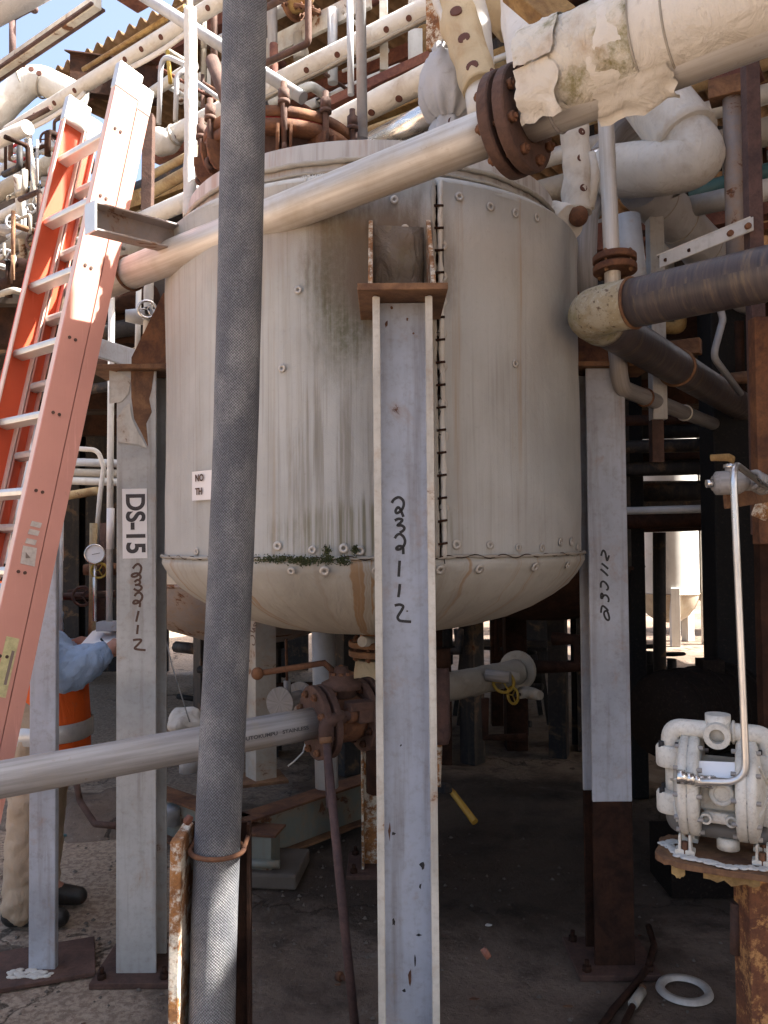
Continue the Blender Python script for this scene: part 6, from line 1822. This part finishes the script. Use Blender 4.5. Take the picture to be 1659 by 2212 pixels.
for x, d, r, m, lab in ((199, 3.78, .017, 'yellow_pipe', 'yellowed upright pipe under the gauge'), (216, 3.85, .022, 'mauve_steel', 'mauve upright pipe behind the gauge'), (128, 3.6, .012, 'grey_pipe', 'thin grey conduit beside the grey post'), (24, 3.9, .016, 'white_pipe', 'cream upright conduit seen through the ladder')):
    pipe('upright_pipe', lab, [D(x, 1420 if x != 24 else 1260, d), D(x + (3 if x != 24 else 4), 1130 if x != 24 else 900, d)], r, m, 0, 12)
pipe('cross_branch', 'rusty cross branch with fittings behind the grey post', [D(120, 1290, 3.8), D(250, 1282, 3.8)], .017, 'rust_red', 0, 12)
pipe('ochre_cross_run', 'ochre cross pipe behind the ladder at eye height', [D(100, 1078, 4.2), D(212, 1060, 4.2)], .022, 'yellow_pipe', 0, 12)
for y, m, lab in ((1000, 'grey_pipe', 'grey cross pipe under the gooseneck'), (1022, 'ins_dim', 'beige cross pipe under the gooseneck'), (1040, 'white_pipe', 'thin white cross pipe under the gooseneck')):
    pipe('cross_run', lab, [D(20, y - 6, 4.5), D(345, y + 4, 4.5)], .022, m, 0, 12)
obj('grey_flat_beam', G().bar(D(200, 748, 3.55), D(300, 778, 3.75), .02, .085), M['col_grey'], label='grey flat bar reaching the left lug from the ladder', cat='beam', bevel=.003)
wheel_valve('bright handwheel high beside the left lug', 318, 668, 3.25, (-.3, 1, 0), .034, 'chrome', 'grey_pipe')
pipe('thin_white_riser', 'slim white riser beside the bright handwheel', [D(296, 800, 3.5), D(300, 620, 3.5)], .012, 'white_pipe', 0, 10)
pipe('beige_riser', 'rust stained beige riser left of the tank shoulder', [D(318, 790, 3.35), D(322, 600, 3.35)], .02, 'ins_cream', 0, 12, lump=.1, lf=20, step=.03)
obj('grey_box', G().box(D(20, 1080, 4.6), (.5, .3, .7)), M['col_grey'], label='blue grey cabinet seen between the ladder rungs', cat='cabinet', bevel=.01)
# valves and fittings crowding the upper left
cl_ = [(40, 330, 5.0, .06, 'red_paint', 'red handwheel valve in the pipework at upper left'), (120, 372, 4.8, .04, 'stainless_dull', 'bright handwheel valve left of the ladder head'), (25, 400, 5.2, .045, 'stainless_dull', 'steel handwheel valve at the left edge above the rungs'),
       (70, 440, 4.6, .05, 'grey_pipe', 'grey handwheel valve behind the second rung'), (30, 480, 4.5, .04, 'grey_pipe', 'bright handwheel valve low at the left edge'), (100, 300, 5.2, .045, 'rust_red', 'rusty handwheel valve under the upper studded pipe'),
       (75, 520, 4.4, .05, 'rust_red', 'brown handwheel valve behind the third rung'), (12, 560, 4.4, .05, 'grey_pipe', 'grey handwheel valve at the left edge below the rungs')]
for x, y, d, rw, m, lab in cl_:
    wheel_valve(lab, x, y, d, (random.uniform(-.6, .6), 1, random.uniform(-.3, .3)), rw, m, random.choice(('stainless_dull', 'rust_red', 'grey_pipe', 'dark_steel')), br=.035, bl=.14)
ups = [((0, 420), (150, 330), .05, 'ins_dim', 'thick dim run crossing the upper left pipework'), ((0, 470), (130, 400), .03, 'white_pipe', 'slim white run below the thick dim one, upper left'), ((20, 540), (150, 455), .04, 'ins_dim', 'dim beige run behind the third rung'),
       ((0, 370), (110, 310), .028, 'grey_pipe', 'grey run above the thick dim one, upper left'), ((100, 520), (60, 300), .02, 'chrome', 'bright upright tube in the upper left pipework'), ((52, 560), (40, 380), .026, 'beam_white', 'perforated pale strut in the upper left pipework'),
       ((0, 620), (140, 560), .045, 'rust_dark', 'dark run low behind the ladder'), ((140, 620), (150, 340), .018, 'grey_pipe', 'thin grey upright behind the ladder middle'), ((0, 300), (60, 275), .04, 'ins_white', 'white stub run at the left edge'), ((10, 660), (250, 560), .05, 'ins_dim', 'dim jacket run behind the fourth rung')]
for (a, b, r, m, lab) in ups:
    d = 5.0 + random.uniform(-.3, .4)
    pipe('left_rack_pipe', lab, [D(a[0] - (60 if a[0] < 30 else 0), a[1] + (30 if a[0] < 30 else 0), d), D(b[0], b[1], d - .3)], r, m, 0, 14)
for k in range(4):
    p = D(20 + k * 60, 640 + (k % 2) * 50, 4.9)
    pipe('left_low_pipe', ('thick', 'medium', 'slim', 'short')[k] + ' dark pipe in the shade behind the ladder foot', [D(-60, 700 + k * 60, 5.2), D(330, 640 + k * 60, 4.7)], (.07, .05, .035, .03)[k], ('rust_dark', 'dark_steel', 'rust_red', 'dark_steel')[k], 0, 14)
CW = {'stainless_dull': 'dull steel', 'white_pipe': 'white', 'rust_red': 'red brown', 'ins_dim': 'dim beige', 'grey_pipe': 'grey', 'dark_steel': 'blackish', 'ins_cream': 'cream', 'yellow_pipe': 'yellow', 'brown_beam': 'brown', 'rust_dark': 'dark brown', 'rust_plate': 'ochre', 'gold_beam': 'mustard', 'black': 'black'}
SEEN_L = {}
def tube_label(m, n, r, place):
    shape = ('straight', 'once bent', 'twice bent', 'thrice bent')[n - 2]
    size = 'thin' if r < .014 else ('slim' if r < .024 else 'stout')
    t = '%s %s %s tube %s' % (size, CW[m], shape, place)
    SEEN_L[t] = SEEN_L.get(t, 0) + 1
    if SEEN_L[t] > 1: t = {2: 'another ', 3: 'a third '}.get(SEEN_L[t], 'a further ') + t
    return t
def near(x, table):
    for lim, t in table:
        if x < lim: return t
    return table[-1][1]
rt = random.Random(3)
for k in range(64):
    x, y, d = rt.uniform(-10, 175), rt.uniform(280, 640), rt.uniform(3.9, 5.0)
    p = D(x, y, d)
    q = [p]
    for j in range(rt.choice((2, 3))):
        ax_ = rt.choice((AX, BX, V(0, 0, 1), V(0, 0, -1), -AX))
        q.append(q[-1] + ax_ * rt.uniform(.06, .22))
    r_ = rt.uniform(.006, .018); m_ = rt.choice(('stainless_dull', 'white_pipe', 'rust_red', 'ins_dim', 'grey_pipe', 'dark_steel', 'rust_dark', 'ins_dim', 'rust_plate'))
    pipe('rack_tube', tube_label(m_, len(q), r_, ('at the left edge' if x < 60 else 'left of the ladder') + (' near the first rung' if y < 360 else (' above the second rung' if y < 430 else (' below the second rung' if y < 500 else (' above the third rung' if y < 570 else ' below the third rung'))))), q, r_, m_, .02, 8, 'tube', group='tangled tubes at upper left', bn=4)
for k in range(34):
    x, y, d = rt.uniform(330, 1050), rt.uniform(0, 230), rt.uniform(4.6, 5.6)
    p = D(x, y, d); q = [p]
    for j in range(rt.choice((1, 2, 3))):
        ax_ = rt.choice((AX, BX, V(0, 0, 1), V(0, 0, -1), -AX))
        q.append(q[-1] + ax_ * rt.uniform(.15, .5))
    r_ = rt.uniform(.010, .032); m_ = rt.choice(('stainless_dull', 'white_pipe', 'rust_red', 'ins_dim', 'grey_pipe', 'yellow_pipe', 'ins_cream', 'brown_beam'))
    pipe('rack_tube', tube_label(m_, len(q), r_, near(x, ((400, 'by the ladder head'), (480, 'left of the hose'), (600, 'right of the hose'), (700, 'above the manway'), (790, 'behind the vent pipe'), (900, 'left of the cloth bag'), (2000, 'behind the cloth bag'))) + (' top edge' if y < 80 else '')), q, r_, m_, .03, 8, 'tube', group='slim tubes deep in the rack', bn=4)
for k in range(30):
    x, y, d = rt.uniform(1270, 1650), rt.uniform(230, 860), rt.uniform(4.2, 4.7)
    p = D(x, y, d); q = [p]
    for j in range(rt.choice((1, 2, 3))):
        ax_ = rt.choice((AX, -AX, V(0, 0, 1), V(0, 0, -1), V(1, 0, 0)))
        q.append(q[-1] + ax_ * rt.uniform(.12, .45))
    r_ = rt.uniform(.010, .035); m_ = rt.choice(('stainless_dull', 'rust_red', 'ins_dim', 'rust_dark', 'dark_steel', 'rust_plate', 'gold_beam'))
    pipe('bay_tube', tube_label(m_, len(q), r_, near(y, ((380, 'under the torn pipe'), (520, 'beside the white bend'), (620, 'behind the drilled angle'), (740, 'behind the tarred pipe'), (2000, 'below the tarred pipe'))) + (' near the tank' if x < 1400 else (' near the right edge' if x > 1540 else ''))), q, r_, m_, .03, 8, 'tube', group='slim tubes right of the tank', bn=4)
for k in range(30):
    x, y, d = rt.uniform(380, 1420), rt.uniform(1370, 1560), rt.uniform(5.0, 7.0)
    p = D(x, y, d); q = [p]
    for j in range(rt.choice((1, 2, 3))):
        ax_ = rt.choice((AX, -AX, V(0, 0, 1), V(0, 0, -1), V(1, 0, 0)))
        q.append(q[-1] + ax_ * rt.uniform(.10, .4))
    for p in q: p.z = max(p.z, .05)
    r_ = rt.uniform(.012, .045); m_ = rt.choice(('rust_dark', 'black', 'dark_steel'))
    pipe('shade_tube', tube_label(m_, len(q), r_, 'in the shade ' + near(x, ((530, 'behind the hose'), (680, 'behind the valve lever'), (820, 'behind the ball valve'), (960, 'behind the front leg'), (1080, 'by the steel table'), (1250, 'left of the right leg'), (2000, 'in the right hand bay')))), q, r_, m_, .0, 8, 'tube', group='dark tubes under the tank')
# ---------------------------------------------------------------- things on the floor
obj('white_ring', G().lathe([(.072, .0), (.076, .012), (.092, .012), (.098, .0)], D(1480, 2115, 2.98) * 1 + V(0, 0, .0), seg=48).tube([V(0, 0, -9), V(0, 0, -9.01)], .001, 3) if False else
    G().lathe([(.066, .0), (.070, .014), (.092, .014), (.098, .0)], (D(1480, 2115, 2.98).x, 2.99, .004), seg=48), M['washer'], label='white gasket ring lying on the concrete at lower right', cat='ring')
cb_ = [D(1400, 1945, 3.45), D(1412, 1985, 3.3), D(1398, 2040, 3.12), D(1362, 2090, 2.98), D(1325, 2150, 2.86), D(1288, 2215, 2.72), D(1240, 2290, 2.6)]
P_ = [V(p.x, p.y, .016) for p in cb_]
obj('old_hose', G().tube(fillet(P_, .12, 5), .013, 10, lump=.1, lf=20), M['rust_dark'], label='old dark hose snaking over the floor at lower right', cat='hose')
Q2 = [D(1386, 2092, 2.96), D(1366, 2135, 2.88), D(1348, 2180, 2.78), D(1338, 2230, 2.7)]
hc = thing('hose_coupling', 'frayed hose end with pale coupling beside the old hose', 'coupling', V(Q2[0].x, Q2[0].y, 0))
obj('hose_end', G().tube([V(p.x, p.y, .014) for p in Q2[1:]], .011, 10), M['rust_dark'], hc)
obj('sleeve', G().cyl(V(Q2[0].x, Q2[0].y, .02), V(Q2[1].x, Q2[1].y, .018), .017, 12), M['ins_dim'], hc)
obj('tip', G().cyl(V(Q2[0].x, Q2[0].y, .02), V(Q2[0].x + .012, Q2[0].y + .03, .02), .013, 10), M['rust_plate'], hc)
bo = thing('loose_bolt', 'rusty bolt lying on the floor beside the thin drain pipe', 'bolt', V(D(735, 2083, 3.1).x, 3.09, 0))
q0 = V(D(728, 2083, 3.1).x, 3.10, .012); q1 = V(D(762, 2088, 3.1).x, 3.06, .010)
obj('head', G().cyl(q0, q0.lerp(q1, .28), .017, 6), M['rust'], bo)
obj('shank', G().cyl(q0.lerp(q1, .28), q1, .009, 10), M['rust'], bo)
obj('blue_ring', G().ring((D(140, 1733, 4.6).x, 4.6, .02), (0, 0, 1), .05, .008, 28, 8), M['teal'], label='small pale blue ring on the floor left of the DS-15 leg', cat='ring')
pipe('floor_conduit', 'rusty conduit bending along the floor behind the DS-15 leg', [D(165, 1690, 4.2), D(172, 1730, 4.2), D(205, 1780, 4.1), D(260, 1785, 4.0)], .016, 'rust_red', .05, 10)
obj('rubble_heap', G().ball(V(-1.55, 4.9, -.02), .42, 14, (1.5, .8, .34), .5, 5), M['ground'], label='heap of dirt behind the grey post on the left', cat='heap')
g = G()
for i in range(900):
    x = random.gauss(-.9, .7) if i % 3 else random.uniform(-1.5, 1.6); y = random.uniform(2.3, 4.6)
    r = random.choice((.003, .004, .005, .007, .010)) * (1.4 if random.random() < .06 else 1)
    b = len(g.v); c = V(x, y, r * .3 - .004)
    for k in range(5):
        a = k * 1.257 + random.random()
        g.v.append(c + V(math.cos(a) * r * random.uniform(.7, 1.3), math.sin(a) * r * random.uniform(.7, 1.3), 0))
    g.v.append(c + V(0, 0, r * random.uniform(.6, 1.1)))
    for k in range(5): g.face((b + k, b + (k + 1) % 5, b + 5))
obj('gravel', g, M['concrete_pad'], label='scattered grit and gravel on the concrete floor', cat='gravel', kind='stuff', loc=(0, 3, 0))
for i, (x, y, m_, lab) in enumerate(((-1.02, 2.82, 'rust', 'brown rust flake on the floor left of the DS-15 leg base'), (-.72, 2.95, 'ins_white', 'white paint flake on the floor right of the DS-15 leg base'), (-.18, 3.05, 'rust_plate', 'ochre flake on the floor between hose and front leg'),
        (-.10, 2.72, 'ins_white', 'white paint flake on the floor before the thin drain pipe'), (.30, 2.95, 'rust', 'brown rust flake on the floor right of the front leg'), (.42, 3.5, 'ins_white', 'white paint flake on the dark floor under the tank'),
        (.62, 2.9, 'rust_plate', 'ochre flake on the floor left of the right leg base'), (.55, 2.72, 'ins_white', 'white paint flake on the floor near the old hose'), (1.02, 3.4, 'rust', 'brown rust flake on the floor behind the white ring'))):
    n = 7
    poly = [(math.cos(k * 6.283 / n) * random.uniform(.5, 1.2), math.sin(k * 6.283 / n) * random.uniform(.5, 1.2)) for k in range(n)]
    s_ = random.uniform(.010, .022)
    obj('paint_chip', G().extrude([(a * s_, c * s_ * .6) for a, c in poly], (x, y, .004), (1, 0, 0), (0, 1, 0), (0, 0, .002)), M[m_], label=lab, cat='flake', group='flakes on the floor')
